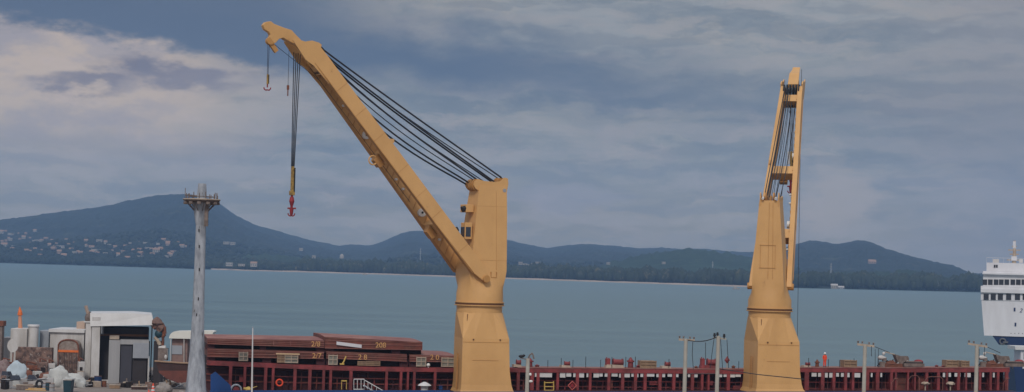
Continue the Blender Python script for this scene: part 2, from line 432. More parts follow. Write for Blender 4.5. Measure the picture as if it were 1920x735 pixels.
def near_hill(name, prof, Yc, depth, m):
    """a lower hill standing nearer: skyline prof in image columns at distance Yc"""
    vs = []; fs = []; nn = 26
    cols = list(range(int(prof[0][0]), int(prof[-1][0]) + 1, 5))
    for px in cols:
        zr = max(HC - (smooth_tab(prof, px, 12) - hor(px)) / F * Yc, -2)
        for j in range(nn + 1):
            q = j / nn * 2 - 1           # -1..1 across the hill
            Y = Yc + depth * q * (1 if q < 0 else 1.4)
            z = (zr + 3) * math.cos(q * math.pi / 2) ** 1.3 - 3 if abs(q) < 1 else -3
            z += 4 * mnoise.fractal(Vector((px / 14.0, Y / 70, 5)), 0.8, 2, 4) * (1 - abs(q)) * 2
            vs.append(((px - 960) / F * Y, Y, z))
    for i in range(len(cols) - 1):
        for j in range(nn):
            a = i * (nn + 1) + j; fs.append((a, a + nn + 1, a + nn + 2, a + 1))
    return struct(MB().add(vs, fs).build(name, m, keep=True, smooth=True))
near_hill('green_hill', [(1080, 520), (1130, 500), (1180, 484), (1220, 476), (1270, 470), (1310, 468), (1350, 473), (1400, 483), (1450, 489), (1480, 497), (1530, 516)], 4600, 900, M['hill2'])
near_hill('wooded_point', [(1450, 532), (1500, 519), (1560, 513), (1640, 511), (1690, 509), (1740, 512), (1780, 521), (1815, 533), (1850, 546)], 3700, 560, M['hill2'])
near_hill('left_foothill', [(395, 502), (430, 484), (480, 479), (560, 482), (700, 492), (850, 505), (950, 517)], 4400, 600, M['hill2'])

# beach strip
vs = []; fs = []
bp_ = list(range(400, 1420, 10))
for px in bp_:
    Ys = itp(SHORE, px); wv = 4 * mnoise.noise(Vector((px / 30.0, 0, 0)))
    hgt = 1.5 + 1.1 * mnoise.noise(Vector((px / 45.0, 3, 0)))
    for dY, z in ((-14 + wv, -0.3), (0 + wv, max(hgt, 0.3)), (30, max(hgt, 0.3) + 0.5)):
        Y = Ys + dY; vs.append(((px - 960) / F * Y, Y, z))
for i in range(len(bp_) - 1):
    for j in range(2):
        a = i * 3 + j; fs.append((a, a + 3, a + 4, a + 1))
struct(MB().add(vs, fs).build('beach', mat('beach_sand', (0.42, 0.33, 0.26), 0.9, (0.25, 0.2, 0.17), 0.02, 0.9), keep=True))

def ground_z(px, Y):
    Ys = itp(SHORE, px); Yr = itp(RIDGE, px)
    f = (Y - Ys) / (Yr - Ys)
    return hill_z(px, max(f, 0.005))[1]
# shoreline forest: one far-off wood, thousands of crowns
ico = MB().ball((0, 0, 0), 1, 1); IV = np.array([list(v) for v in ico.v]); IF = np.array(ico.f)
def forest(name, spots, m):
    V_, F_ = [], []
    rng = np.random.default_rng(5)
    for k, (x, y, z, h, wd) in enumerate(spots):
        j = 1 + 0.45 * (rng.random((len(IV), 1)) - 0.5)
        v = IV * j * np.array([wd, wd, h * 0.5]) + np.array([x, y, z + h * 0.5])
        F_.append(IF + len(IV) * k); V_.append(v)
    V_ = np.concatenate(V_); F_ = np.concatenate(F_)
    me = bpy.data.meshes.new(name)
    me.vertices.add(len(V_)); me.vertices.foreach_set('co', V_.astype(np.float32).ravel())
    me.loops.add(len(F_) * 3); me.loops.foreach_set('vertex_index', F_.astype(np.int32).ravel())
    me.polygons.add(len(F_)); me.polygons.foreach_set('loop_start', np.arange(0, len(F_) * 3, 3, dtype=np.int32))
    me.update(calc_edges=True); me.validate()
    me.materials.append(m)
    o = bpy.data.objects.new(name, me); COL.objects.link(o); o['kind'] = 'stuff'
    return o
spots = []
for i in range(3600):
    px = random.uniform(385, 1860)
    Ys = itp(SHORE, px); d = 25 + 420 * random.random() ** 1.5
    Y = Ys + d
    hh = (15 + 7 * (0.5 + mnoise.noise(Vector((px / 40.0, 2, 0))))) * random.uniform(0.65, 1.25)
    if px < 560: hh *= 0.65
    if 1540 < px < 1590 and d < 90: continue
    spots.append(((px - 960) / F * Y, Y, ground_z(px, Y) - 1.5, hh, hh * random.uniform(0.22, 0.4)))
forest('shore_woodland', spots, veg_mat('shore_tree_leaves', (0.036, 0.046, 0.026), (0.012, 0.018, 0.012), (0.085, 0.08, 0.05), 0.03, 0.08))
spots = []
for i in range(5200):
    px = random.uniform(-220, 640) if i % 3 else random.uniform(600, 1500)
    Ys = itp(SHORE, px); Yr = itp(RIDGE, px)
    f = 0.01 + 0.45 * random.random() ** 1.3
    Y = Ys + (Yr - Ys) * f
    hh = random.uniform(7, 14)
    spots.append(((px - 960) / F * Y, Y, ground_z(px, Y) - 1.5, hh, hh * random.uniform(0.45, 0.9)))
forest('hillside_bushes', spots, veg_mat('hillside_leaves', (0.020, 0.029, 0.02), (0.008, 0.014, 0.011), (0.045, 0.05, 0.034), 0.02, 0.06))

# ---- houses across the bay
M['hw'] = mat('far_white_wall', (0.33, 0.30, 0.27), 0.8); M['hp'] = mat('far_pink_wall', (0.33, 0.23, 0.18), 0.8)
M['hr'] = mat('far_tile_roof', (0.30, 0.18, 0.12), 0.8); M['hg'] = mat('far_pale_roof', (0.38, 0.36, 0.34), 0.7)
def find_ground(px, py):
    Ys = itp(SHORE, px); Yr = itp(RIDGE, px); best = None
    for i in range(2, 180):
        f = i / 200.0
        Y, z = hill_z(px, f)
        y = hor(px) + (HC - z) * F / Y
        if y <= py: return Y, z, f
    return Y, z, f
def make_house(name, wd, dp, h, mw, mr, flat=False):
    o = bpy.data.objects.new(name, None); COL.objects.link(o); WM[o.name] = Matrix.Identity(4)
    MB().box((0, 0, h / 2), (wd, dp, h)).build('wall', mw, o)
    r = MB()
    if flat: r.box((0, 0, h + 0.25), (wd + 1, dp + 1, 0.5))
    else:
        q = [(-wd / 2 - .6, -dp / 2 - .6, h), (wd / 2 + .6, -dp / 2 - .6, h), (wd / 2 + .6, dp / 2 + .6, h), (-wd / 2 - .6, dp / 2 + .6, h), (-wd / 2 - .6, 0, h + wd * .28), (wd / 2 + .6, 0, h + wd * .28)]
        r.add(q, [(0, 1, 5, 4), (2, 3, 4, 5), (1, 2, 5), (3, 0, 4), (3, 2, 1, 0)])
    r.build('roof', mr, o)
    for i in range(3): MB().box((-wd / 2 + wd * (i + .5) / 3, -dp / 2 - 0.03, h * 0.5), (wd * .14, .1, h * .35)).build('window', M['window'], o)
    return o
hA = make_house('house', 9, 8, 5, M['hw'], M['hr'])
hB = make_house('house', 8, 8, 4, M['hp'], M['hr'])
hC = make_house('house', 11, 8, 5.5, M['hw'], M['hg'], True)
hl = [(6, 441), (14, 438), (24, 444), (38, 442), (52, 443), (60, 451), (48, 451), (41, 453), (8, 457), (12, 467), (82, 457), (74, 457), (90, 452), (101, 456), (62, 461), (133, 464), (144, 461), (138, 473), (166, 467), (174, 469), (202, 462), (209, 465), (220, 469), (235, 477), (202, 482), (248, 462), (261, 461), (254, 476), (266, 475), (286, 463), (276, 463), (310, 457), (288, 473), (305, 473), (322, 483), (345, 470), (352, 469), (332, 476), (118, 470), (182, 478), (98, 470), (70, 474), (28, 472), (155, 480), (226, 486), (276, 486), (300, 465), (240, 468), (20, 452), (110, 462), (190, 458), (215, 475), (337, 461), (318, 466), (128, 455)]
rh = random.Random(4)
for _ in range(38):
    px = rh.uniform(0, 350); base_ = 488 + px * .027
    hl.append((px, base_ - abs(rh.gauss(0, 1)) * 17 - 3))
first = {'0': True, '1': True, '2': True}
grp = 'houses scattered over the left hillside across the bay'
for i, (px, py) in enumerate(hl):
    t = random.choice((0, 1, 1, 2)) if i > 3 else (0, 1, 2, 1)[i]
    src = (hA, hB, hC)[t]
    Y, z, f = find_ground(px, py)
    lab = ('tiny pale house with a tiled roof among trees on the left hillside across the bay', 'tiny pinkish house with a tiled roof among trees on the left hillside across the bay', 'tiny pale flat-roofed house among trees on the left hillside across the bay')[t]
    loc = ((px - 960) / F * Y, Y - 6, z + 0.5 + 4)
    if first[str(t)]:
        first[str(t)] = False; o = src; o.location = loc; o['label'] = lab; o['category'] = 'house'; o['group'] = grp
    else:
        o = copy_thing(src, loc, lab)
    sc_ = random.uniform(0.45, 1.0); o.scale = (sc_ * random.uniform(0.8, 1.6), sc_, sc_ * random.uniform(.8, 1.5))
    o.rotation_euler = (0, 0, random.uniform(-0.5, 0.5))
def far_building(px0, px1, py0, py1, Y, name, label, m1, m2, flat=True, cat='building'):
    a = P(px0, py1, Y); b = P(px1, py0, Y)
    wd = abs(b.x - a.x); h = b.z - a.z
    o = make_house(name, wd, wd * 0.7, h * (0.9 if flat else 0.7), m1, m2, flat)
    o.location = ((a.x + b.x) / 2, Y, a.z); tag(o, label, cat)
    return o
far_building(424, 436, 492, 499, 3630, 'seaside_building', 'small white block at the waterline just right of the light tower', M['hw'], M['hg'])
far_building(447, 459, 495, 499, 3640, 'seaside_building', 'low white shed at the waterline, second right of the light tower', M['hw'], M['hg'])
far_building(470, 482, 491, 500, 3625, 'seaside_building', 'white beach building at the waterline below the mountain foot', M['hw'], M['hr'], False)
far_building(419, 430, 453, 458, 4700, 'hillside_building', 'white building high on the slope right of the light tower', M['hw'], M['hg'])
far_building(432, 441, 454, 459, 4650, 'hillside_building', 'smaller white building high on the slope, right of its pair', M['hw'], M['hg'])
far_building(561, 568, 465, 470, 4700, 'hillside_building', 'white house alone on the slope below the saddle', M['hw'], M['hg'])
far_building(585, 592, 479, 484, 4300, 'hillside_building', 'low white house above the woods left of the dome', M['hw'], M['hg'])
dm = MB(); c = P(641, 481, 4300); dm.ball((c.x, c.y, c.z), (4.5, 4.5, 5.5), 2); dm.tube((c.x, c.y, c.z - 4), (c.x, c.y, c.z + 1), 4.6, n=16)
tag(dm.build('dome_building', M['hw'], smooth=True), 'small white dome above the woods at the mountain foot', 'building')
for i, (a, b, c1, d, lb) in enumerate([(972, 980, 491, 496, 'white hotel block, leftmost of the bright cluster right of the left crane'), (980, 989, 494, 501, 'tall white hotel block in the middle of the bright cluster'), (989, 996, 496, 500, 'low white hotel annexe between two taller blocks'), (996, 1004, 493, 500, 'white hotel tower at the right of the bright cluster'), (1004, 1013, 491, 494, 'thin white roof at the far right of the bright cluster')]):
    far_building(a, b, c1, d, 4000, 'hotel_building', lb, M['hw'], M['hg'])
far_building(1137, 1144, 492, 496, 4000, 'hillside_building', 'small white roofed house above the woods between the cranes', M['hw'], M['hg'])
far_building(1241, 1248, 491, 495, 3650, 'hillside_building', 'little white hut on the green hill between the cranes', M['hw'], M['hg'])
far_building(1628, 1642, 489, 494, 4900, 'hillside_building', 'pinkish buildings on the blue slope right of the right crane', M['hp'], M['hr'], False)
far_building(1558, 1570, 533, 541, 3000, 'boathouse', 'white boathouse on the shore right of the right crane', M['hw'], M['hg'], False)
far_building(1572, 1582, 537, 543, 2990, 'boathouse', 'small grey boathouse with a pale roof beside the white boathouse', M['greywall'], M['hg'], False)
def radio_mast(px, y0, y1, Y, label):
    b = P(px, y1, Y); t = P(px + 0.5, y0, Y); h = t.z - b.z
    o = thing('radio_mast', label, 'mast', b)
    MB().tube(b, (b.x, b.y, b.z + h), 0.9, 0.4, n=4).build('lattice_pole', M['galv'], o)
    for q in (0.55, 0.7, 0.9): MB().box((b.x, b.y, b.z + h * q), (3.6 * (1.1 - q * .5), .8, 0.9)).build('antenna', M['hw'], o)
radio_mast(788, 465, 487, 3800, 'white radio mast rising from the woods left of the left crane')
radio_mast(1558, 493, 515, 3300, 'grey radio mast above the woods right of the right crane')
radio_mast(1336, 490, 508, 3500, 'faint thin radio mast above the woods left of the right crane')
def small_boat_far(px, py, ln, label, m_):
    Y = HC * F / (py - hor(px)); c = P(px, py, Y)
    o = thing('moored_boat', label, 'boat', (c.x, c.y, -0.3))
    x, y = c.x, c.y; h = ln / 2
    MB().loft([[(x - h * .8, y - 1, -.3), (x + h * .8, y - 1, -.3), (x + h * .8, y + 1, -.3), (x - h * .8, y + 1, -.3)], [(x - h, y - 1.4, 1.4), (x + h * 1.15, y - 1.4, 1.7), (x + h * 1.15, y + 1.4, 1.7), (x - h, y + 1.4, 1.4)]]).build('hull', m_, o)
    MB().box((x - h * .2, y, 2.2), (ln * .4, 1.8, 1.6)).build('cabin', M['hw'], o)
small_boat_far(140, 496.5, 14, 'white motorboat off the left shore across the bay', M['hw'])
small_boat_far(152, 495.5, 8, 'smaller tan boat just right of the white motorboat across the bay', M['hp'])
small_boat_far(684, 515.5, 9, 'small pale boat drawn up near the beach below the centre hills', M['hw'])
small_boat_far(1380, 542.5, 9, 'tiny white boat near the shore left of the right crane', M['hw'])

# ------------------------------------------------------------------ haze
hz = MB().hexa([(-8800, -450, -1.2), (8800, -450, -1.2), (8800, 8600, -1.2), (-8800, 8600, -1.2)], [(-8800, -450, 420), (8800, -450, 420), (8800, 8600, 420), (-8800, 8600, 420)])
hm = bpy.data.materials.new('haze_air'); hm.use_nodes = True
t = hm.node_tree; t.nodes.clear()
pv = t.nodes.new('ShaderNodeVolumePrincipled'); pv.inputs['Density'].default_value = 0.000085
pv.inputs['Color'].default_value = (0.38, 0.61, 0.98, 1)
ou = t.nodes.new('ShaderNodeOutputMaterial'); t.links.new(pv.outputs[0], ou.inputs['Volume'])
o = hz.build('haze', hm, keep=True); o['kind'] = 'stuff'

# ------------------------------------------------------------------ quay and ship frame
ALPHA = math.atan(0.20)
SV = Vector((math.cos(ALPHA), math.sin(ALPHA), 0)); TV = Vector((-math.sin(ALPHA), math.cos(ALPHA), 0))
SO = Vector((0, 237.8, 0))
RS = Matrix.Rotation(ALPHA, 3, 'Z')
def W(s, t, z): return SO + SV * s + TV * t + Vector((0, 0, z))
def PS(px, py, t):
    d = ray(px, py)
    k = (t - (CAM - SO).dot(TV)) / d.dot(TV)
    p = CAM + d * k
    return (p - SO).dot(SV), p.z
def WP(px, py, t):
    s, z = PS(px, py, t); return W(s, t, z)
QZ = 3.0
e0 = W(260, -5.4, QZ); e1 = W(-40, -5.4, QZ)
top = [(-420, 20), (420, 20), (e0.x, e0.y), (e1.x, e1.y), (-46, 300), (-47, 372), (-60, 384), (-420, 392)]
g = MB().prism([(x, y, -1.5) for x, y in top], (0, 0, QZ + 1.5))
struct(g.build('quay', M['ground'], keep=True))
# pale concrete apron strip in the yard
ap = MB().prism([(-80, 332, QZ + .004), (-66, 318, QZ + .004), (-72, 316, QZ + .004), (-120, 345, QZ + .004), (-120, 352, QZ + .004)], (0, 0, 0.05))
struct(ap.build('pavement_strip', M['sandpale'], keep=True))

RAIL = [(380, 676), (500, 681), (600, 685.5), (700, 688), (850, 690), (960, 690), (1200, 692), (1400, 693.5), (1500, 690), (1660, 690.5), (1900, 690), (1960, 690)]
T_F = 2.6        # front face of the gallery posts
def rail_z(px): return PS(px, itp(RAIL, px), T_F)[1]
def dzp(px): return PS(px, 731.5, T_F)[1]
DZ = min(dzp(388), dzp(960), dzp(1893))   # lowest deck height
s_l = PS(388, 700, T_F)[0]; s_r = PS(1893, 700, T_F)[0]
ship = thing('cargo_ship', 'long red-decked cargo ship with a blue hull moored below the two yellow cranes', 'ship', W((s_l + s_r) / 2, 6, -1), ALPHA)
hull = MB()
rings = []
for z, inset, rake in ((-1, 1.2, 3), (3, 0.1, 1.0), (DZ - 0.05, 0, 0)):
    rings.append([W(s_l + rake, -4.6 + inset, z), W(s_r - rake, -4.6 + inset, z), W(s_r - rake, 18 - inset, z), W(s_l + rake, 18 - inset, z)])
hull.loft(rings).build('hull', M['blue'], ship)
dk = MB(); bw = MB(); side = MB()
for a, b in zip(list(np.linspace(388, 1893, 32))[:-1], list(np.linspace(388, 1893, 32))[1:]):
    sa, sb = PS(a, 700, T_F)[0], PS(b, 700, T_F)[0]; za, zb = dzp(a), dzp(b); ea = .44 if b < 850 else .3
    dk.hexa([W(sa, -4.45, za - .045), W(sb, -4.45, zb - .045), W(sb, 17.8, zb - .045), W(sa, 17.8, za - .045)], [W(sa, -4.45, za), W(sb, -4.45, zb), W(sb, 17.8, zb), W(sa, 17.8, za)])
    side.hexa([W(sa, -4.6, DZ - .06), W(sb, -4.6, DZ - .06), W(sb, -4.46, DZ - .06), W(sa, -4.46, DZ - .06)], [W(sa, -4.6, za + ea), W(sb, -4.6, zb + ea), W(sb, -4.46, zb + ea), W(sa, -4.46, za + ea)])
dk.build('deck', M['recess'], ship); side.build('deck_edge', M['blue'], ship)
# coaming back plate and top beam, following the sheer
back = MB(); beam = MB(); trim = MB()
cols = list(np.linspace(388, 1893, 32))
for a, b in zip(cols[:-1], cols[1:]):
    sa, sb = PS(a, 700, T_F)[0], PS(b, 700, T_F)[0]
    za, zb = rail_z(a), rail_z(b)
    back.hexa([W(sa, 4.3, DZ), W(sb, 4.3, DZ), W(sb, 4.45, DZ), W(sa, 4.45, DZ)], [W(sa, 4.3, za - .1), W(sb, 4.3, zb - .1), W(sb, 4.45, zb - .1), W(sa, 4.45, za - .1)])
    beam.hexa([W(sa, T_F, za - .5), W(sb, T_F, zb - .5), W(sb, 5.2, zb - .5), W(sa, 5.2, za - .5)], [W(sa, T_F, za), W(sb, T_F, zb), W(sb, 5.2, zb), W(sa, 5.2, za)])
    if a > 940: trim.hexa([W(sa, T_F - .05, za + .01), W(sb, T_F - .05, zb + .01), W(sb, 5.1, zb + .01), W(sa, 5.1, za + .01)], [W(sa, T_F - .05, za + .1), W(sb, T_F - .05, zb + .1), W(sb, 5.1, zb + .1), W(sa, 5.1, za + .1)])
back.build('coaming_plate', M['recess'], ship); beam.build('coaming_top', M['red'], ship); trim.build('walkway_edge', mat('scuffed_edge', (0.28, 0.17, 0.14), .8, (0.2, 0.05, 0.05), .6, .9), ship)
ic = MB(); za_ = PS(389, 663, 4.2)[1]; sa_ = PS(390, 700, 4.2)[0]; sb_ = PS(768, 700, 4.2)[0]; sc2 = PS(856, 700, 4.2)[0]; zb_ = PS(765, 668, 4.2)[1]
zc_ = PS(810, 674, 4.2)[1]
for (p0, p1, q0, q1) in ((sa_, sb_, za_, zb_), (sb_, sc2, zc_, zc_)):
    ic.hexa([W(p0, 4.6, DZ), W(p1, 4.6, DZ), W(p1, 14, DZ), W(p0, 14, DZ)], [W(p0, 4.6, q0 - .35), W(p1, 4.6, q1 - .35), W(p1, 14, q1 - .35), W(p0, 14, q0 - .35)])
ic.build('gap_shade_fill', M['void'], ship)  # fills the gaps under the covers, their shade painted in near-black
# longitudinal stiffeners on the plate
stf = MB()
for fr in (0.3, 0.52, 0.74):
    for a, b in zip(cols[:-1], cols[1:]):
        sa, sb = PS(a, 700, T_F)[0], PS(b, 700, T_F)[0]
        za = DZ + (rail_z(a) - DZ) * fr; zb = DZ + (rail_z(b) - DZ) * fr
        stf.hexa([W(sa, 4.05, za), W(sb, 4.05, zb), W(sb, 4.3, zb), W(sa, 4.3, za)], [W(sa, 4.05, za + .08), W(sb, 4.05, zb + .08), W(sb, 4.3, zb + .08), W(sa, 4.3, za + .08)])
stf.build('stiffener', M['maroon'], ship)
posts = [(432, 6), (459, 5), (498, 6), (512, 5), (553, 6), (581, 6), (607, 5), (620, 5), (658, 6), (725, 5), (752, 5), (765, 4), (777, 5), (816, 5), (972, 6), (998, 7), (1009, 6), (1046, 5), (1083, 6), (1107, 5), (1142, 6), (1168, 6), (1192, 6), (1210, 6), (1238, 6), (1264, 6), (1299, 6), (1317, 5), (1329, 4), (1366, 7), (1398, 6), (1513, 9), (1543, 7), (1564, 6), (1586, 6), (1600, 5), (1627, 7), (1646, 7), (1672, 6), (1680, 4), (1703, 4), (1716, 4), (1738, 6), (1760, 6), (1776, 4), (1798, 6), (1812, 4), (1838, 5), (1858, 5), (1872, 5), (1888, 7)]
for px, wd in posts:
    s, _ = PS(px, 710, T_F); zt = rail_z(px) - .5; h = wd * .0625 / 2 * 0.95
    p = MB().hexa([W(s - h, T_F + .02, dzp(px)), W(s + h, T_F + .02, dzp(px)), W(s + h, T_F + .35, dzp(px)), W(s - h, T_F + .35, dzp(px))],
                  [W(s - h, T_F + .02, zt), W(s + h, T_F + .02, zt), W(s + h, T_F + .35, zt), W(s - h, T_F + .35, zt)])
    # bracket plate back to the coaming
    p.hexa([W(s - .03, T_F + .35, DZ), W(s + .03, T_F + .35, DZ), W(s + .03, 4.3, DZ), W(s - .03, 4.3, DZ)],
           [W(s - .03, T_F + 1.1, zt), W(s + .03, T_F + 1.1, zt), W(s + .03, 4.3, zt), W(s - .03, 4.3, zt)])
    p.build('coaming_stay', M['red'], ship)
# handrail behind the posts, and a lower pipe
for zf, r in ((0.30, .035), (0.52, .03)):
    hr = MB(); pts = []
    for a in cols: pts.append(W(PS(a, 700, T_F)[0], T_F + .6, DZ + (rail_z(a) - DZ) * zf))
    hr.path(pts, r, 5).build('handrail', M['red'], ship)
# pale panels between the stays, standing in for light seen through openings
for (x0, x1) in [(1003, 1007), (1012, 1035), (1050, 1060), (1062, 1071), (1075, 1079), (1086, 1095), (1100, 1103), (1113, 1123), (1124, 1130), (1134, 1139), (1147, 1158), (1161, 1164), (1171, 1181), (1184, 1188), (1195, 1197), (1201, 1206), (1212, 1227), (1231, 1235), (1242, 1247), (1252, 1260), (1268, 1272), (1290, 1294), (1302, 1308), (1348, 1354), (1357, 1363), (1369, 1378), (1379, 1389), (1522, 1531), (1534, 1540), (1547, 1552), (1555, 1561), (1568, 1573), (1577, 1582), (1589, 1593), (1600, 1613), (1633, 1636), (1651, 1654), (1768, 1772), (1779, 1783), (1790, 1801), (1809, 1820), (1842, 1845), (1862, 1865)]:
    a = WP(x0, 698.5, 2.7); b = WP(x1, 707.5, 2.7)
    if abs(b.x - a.x) < .12: continue
    s0, z1 = PS(x0, 698.5 + random.uniform(0, .8), 2.7); s1, z0 = PS(x1, 707.0 + random.uniform(-1, 1), 2.7)
    MB().hexa([W(s0, 2.7, z0), W(s1, 2.7, z0), W(s1, 2.78, z0), W(s0, 2.78, z0)], [W(s0, 2.7, z1), W(s1, 2.7, z1), W(s1, 2.78, z1), W(s0, 2.78, z1)]).build('gap_light_panel', M['white'], ship)
# smaller fittings in the gallery: boxes, thin pipes
for (x0, x1, y0, y1, mm) in [(449, 458, 706, 716, 'red'), (1217, 1238, 714, 722, 'red'), (1324, 1336, 714, 722, 'red'), (1374, 1388, 723, 731, 'red'), (1186, 1192, 716, 731, 'red'), (823, 829, 722, 730, 'blue'), (1140, 1148, 712, 731, 'maroon'), (1675, 1700, 700, 731, 'maroon'), (1720, 1735, 704, 731, 'maroon')]:
    s0, z1 = PS(x0, y0, 3.6); s1, z0 = PS(x1, y1, 3.6)
    MB().hexa([W(s0, 3.4, max(z0, DZ)), W(s1, 3.4, max(z0, DZ)), W(s1, 4.0, max(z0, DZ)), W(s0, 4.0, max(z0, DZ))], [W(s0, 3.4, z1), W(s1, 3.4, z1), W(s1, 4.0, z1), W(s0, 4.0, z1)]).build('locker', M[mm], ship)
pp = [442, 470, 482, 529, 541, 565, 594, 633, 645, 672, 690, 702, 738, 790, 803, 828, 840, 983, 1024, 1036, 1060, 1072, 1094, 1120, 1130, 1154, 1180, 1222, 1228, 1250, 1276, 1284, 1310, 1340, 1352, 1380, 1390, 1530, 1553, 1574, 1612, 1638, 1655, 1662, 1690, 1726, 1748, 1786, 1806, 1824, 1848, 1866, 1880]
for px in pp:
    s, _ = PS(px, 710, 3.7)
    MB().tube(W(s, 3.9, DZ), W(s + random.uniform(-.1, .1), 3.9, rail_z(px) - .55 - random.uniform(0, 1.0)), random.uniform(.05, .1), n=6).build('pipe', random.choice((M['maroon'], M['red'], M['recess'])), ship)
# arched pale pipes near the right end
for (x0, x1, yt) in [(1671, 1682, 709), (1702, 1724, 704), (1733, 1768, 706), (1881, 1889, 709)]:
    a = WP(x0, 731, 2.5); s0, zt = PS(x0 + 2, yt, 2.5); s1, _ = PS(x1, yt, 2.5)
    MB().path([W(s0 - .15, 2.5, DZ), W(s0 - .1, 2.5, zt - .6), W(s0 + .3, 2.5, zt - .08), W(s0 + .7, 2.5, zt), W(s1 - .3, 2.5, zt), W(s1, 2.5, zt - .3), W(s1, 2.5, DZ)], .035, 6).build('bent_pipe', M['pinkred'], ship)
# stanchions along the walkway edge
for px in [1027, 1052, 1074, 1098, 1126, 1147, 1173, 1191, 1254, 1385, 1516, 1553, 1574, 1601, 1646]:
    s, z = PS(px, itp(RAIL, px), 3.0)
    MB().tube(W(s, 3.0, z), W(s, 3.0, z + random.uniform(.9, 1.5)), .035, n=5).build('stanchion', M['black'], ship)

# raised blue bulwark wing at the left end
pts = [WP(395, 736, -3.9), WP(395, 703, -3.9), WP(404, 697, -3.9), WP(432, 722, -3.9), WP(434, 736, -3.9)]
MB().prism(pts, TV * 0.25).build('bulwark_wing', M['blue'], ship)

# ---- hatch covers
def text_mesh(txt, h, name, m, parent, loc, extr=0.01):
    cu = bpy.data.curves.new(name, 'FONT'); cu.body = txt; cu.size = h * 1.35; cu.extrude = extr; cu.align_x = 'CENTER'; cu.align_y = 'CENTER'
    cu.offset = 0.012 * h
    to = bpy.data.objects.new(name, cu); COL.objects.link(to)
    bpy.context.view_layer.update()
    me = bpy.data.meshes.new_from_object(to)
    bpy.data.objects.remove(to)
    me.materials.clear(); me.materials.append(m)
    Mx = Matrix.Translation(loc) @ Matrix.Rotation(ALPHA, 4, 'Z') @ Matrix.Rotation(R(90), 4, 'X')
    if parent is not None: Mx = WM[parent.name].inverted() @ Mx
    me.transform(Mx)
    o = bpy.data.objects.new(name, me); COL.objects.link(o); o.parent = parent
    return o
def hatch(label, TL, TR, BR, BL, D, num=None, numpos=None, pads=(), crown=.12, deckrest=0, t0=3.2):
    c = [WP(*q, t0) for q in (BL, BR, TR, TL)]
    mid = (c[0] + c[1]) / 2 + TV * D / 2
    h = thing('hatch_cover', label, 'hatch cover', (mid.x, mid.y, min(c[0].z, c[1].z)), ALPHA, 'stacked hatch covers on the cargo ship')
    body = MB(); body.hexa([c[0], c[1], c[2], c[3]], [p + TV * D for p in c]); body.build('panel', M['maroon'], h)
    u = Vector((0, 0, 1))
    MB().hexa([p + TV * .9 + u * (-.62) for p in (c[0], c[1])] + [p + TV * (D - .5) - u * .62 for p in (c[1], c[0])], [p + TV * .9 + u * .05 for p in (c[0], c[1])] + [p + TV * (D - .5) + u * .05 for p in (c[1], c[0])]).build('underframe', M['void'], h)  # shade of the gap below the cover is in its near-black colour
    # crowned top sheet
    tp = MB(); A, B = c[3], c[2]
    n = 6; rows = []
    for i in range(n + 1):
        q = i / n; z = crown * math.sin(q * math.pi) + 0.03
        rows.append([A + TV * (D * q) + u * z, B + TV * (D * q) + u * z])
    v = [p for r in rows for p in r]
    fcs = [(2 * i, 2 * i + 1, 2 * i + 3, 2 * i + 2) for i in range(n)]
    base = [A + u * .01, B + u * .01, B + TV * D + u * .01, A + TV * D + u * .01]
    o = len(v); v += base
    fcs += [(o, o + 3, o + 2, o + 1), tuple([o] + [2 * i for i in range(n + 1)] + [o + 3])[::-1], tuple([o + 1] + [2 * i + 1 for i in range(n + 1)] + [o + 2])]
    tp.add(v, fcs).build('top_sheet', M['pinkred'], h)
    # edge lips and vertical stiffeners
    lip = MB()
    hh_ = c[3].z - c[0].z
    for (a, b, dz) in ((c[3], c[2], -.1), (c[0], c[1], .0), (c[0], c[1], hh_ * .38), (c[0], c[1], hh_ * .7)):
        lip.hexa([a - TV * .08 + u * dz, b - TV * .08 + u * dz, b + u * dz, a + u * dz], [a - TV * .08 + u * (dz + .06), b - TV * .08 + u * (dz + .06), b + u * (dz + .06), a + u * (dz + .06)])
    lip.build('edge_lip', M['pinkred'], h)
    L = (c[1] - c[0]).length; k = max(3, int(L / 1.9))
    for i in range(1, k):
        q = i / k + random.uniform(-.02, .02); a = c[0].lerp(c[1], q); b = c[3].lerp(c[2], q)
        MB().hexa([a - TV * .06 - SV * .04 + u * .1, a - TV * .06 + SV * .04 + u * .1, a + SV * .04 + u * .1, a - SV * .04 + u * .1], [b - TV * .06 - SV * .04 - u * .1, b - TV * .06 + SV * .04 - u * .1, b + SV * .04 - u * .1, b - SV * .04 - u * .1]).build('stiffener', random.choice((M['maroon'], M['maroon'], M['pinkred'])), h)
    if num:
        p = WP(*numpos, t0 - .1)
        text_mesh(num, 0.62, 'painted_number', M['numyel'], h, p)
    for (x, y0, y1, wd) in pads:
        s, zt = PS(x, y0, t0 + .5); _, zb = PS(x, y1, t0 + .5)
        for tt in (t0 + .3, t0 + D - 1.2):
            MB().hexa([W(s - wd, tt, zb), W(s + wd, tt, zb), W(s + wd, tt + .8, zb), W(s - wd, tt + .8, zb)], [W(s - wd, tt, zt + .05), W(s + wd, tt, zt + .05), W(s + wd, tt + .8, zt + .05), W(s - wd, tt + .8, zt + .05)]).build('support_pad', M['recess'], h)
    return h
hatch('lower left red hatch cover resting on the coaming behind the small crates', (389, 654), (607, 660), (607, 673), (389, 669), 13, '2/7', (594, 667.5), [(395, 669, 680, .5), (500, 671, 683, .5), (601, 673, 687, .5)])
hatch('upper left red hatch cover stacked over the lower left one', (389, 635), (608, 639), (608, 652), (389, 645), 13, '2/8', (592, 645.5), [(394, 645, 655, .5), (493, 648, 658, .35), (601, 652, 661, .5)])
hatch('lower middle red hatch cover under the tilted one', (612, 659), (763, 665), (763, 678), (612, 672), 13, '2 8', (680, 670), [(620, 673, 687, .5), (757, 678, 690, .5)])
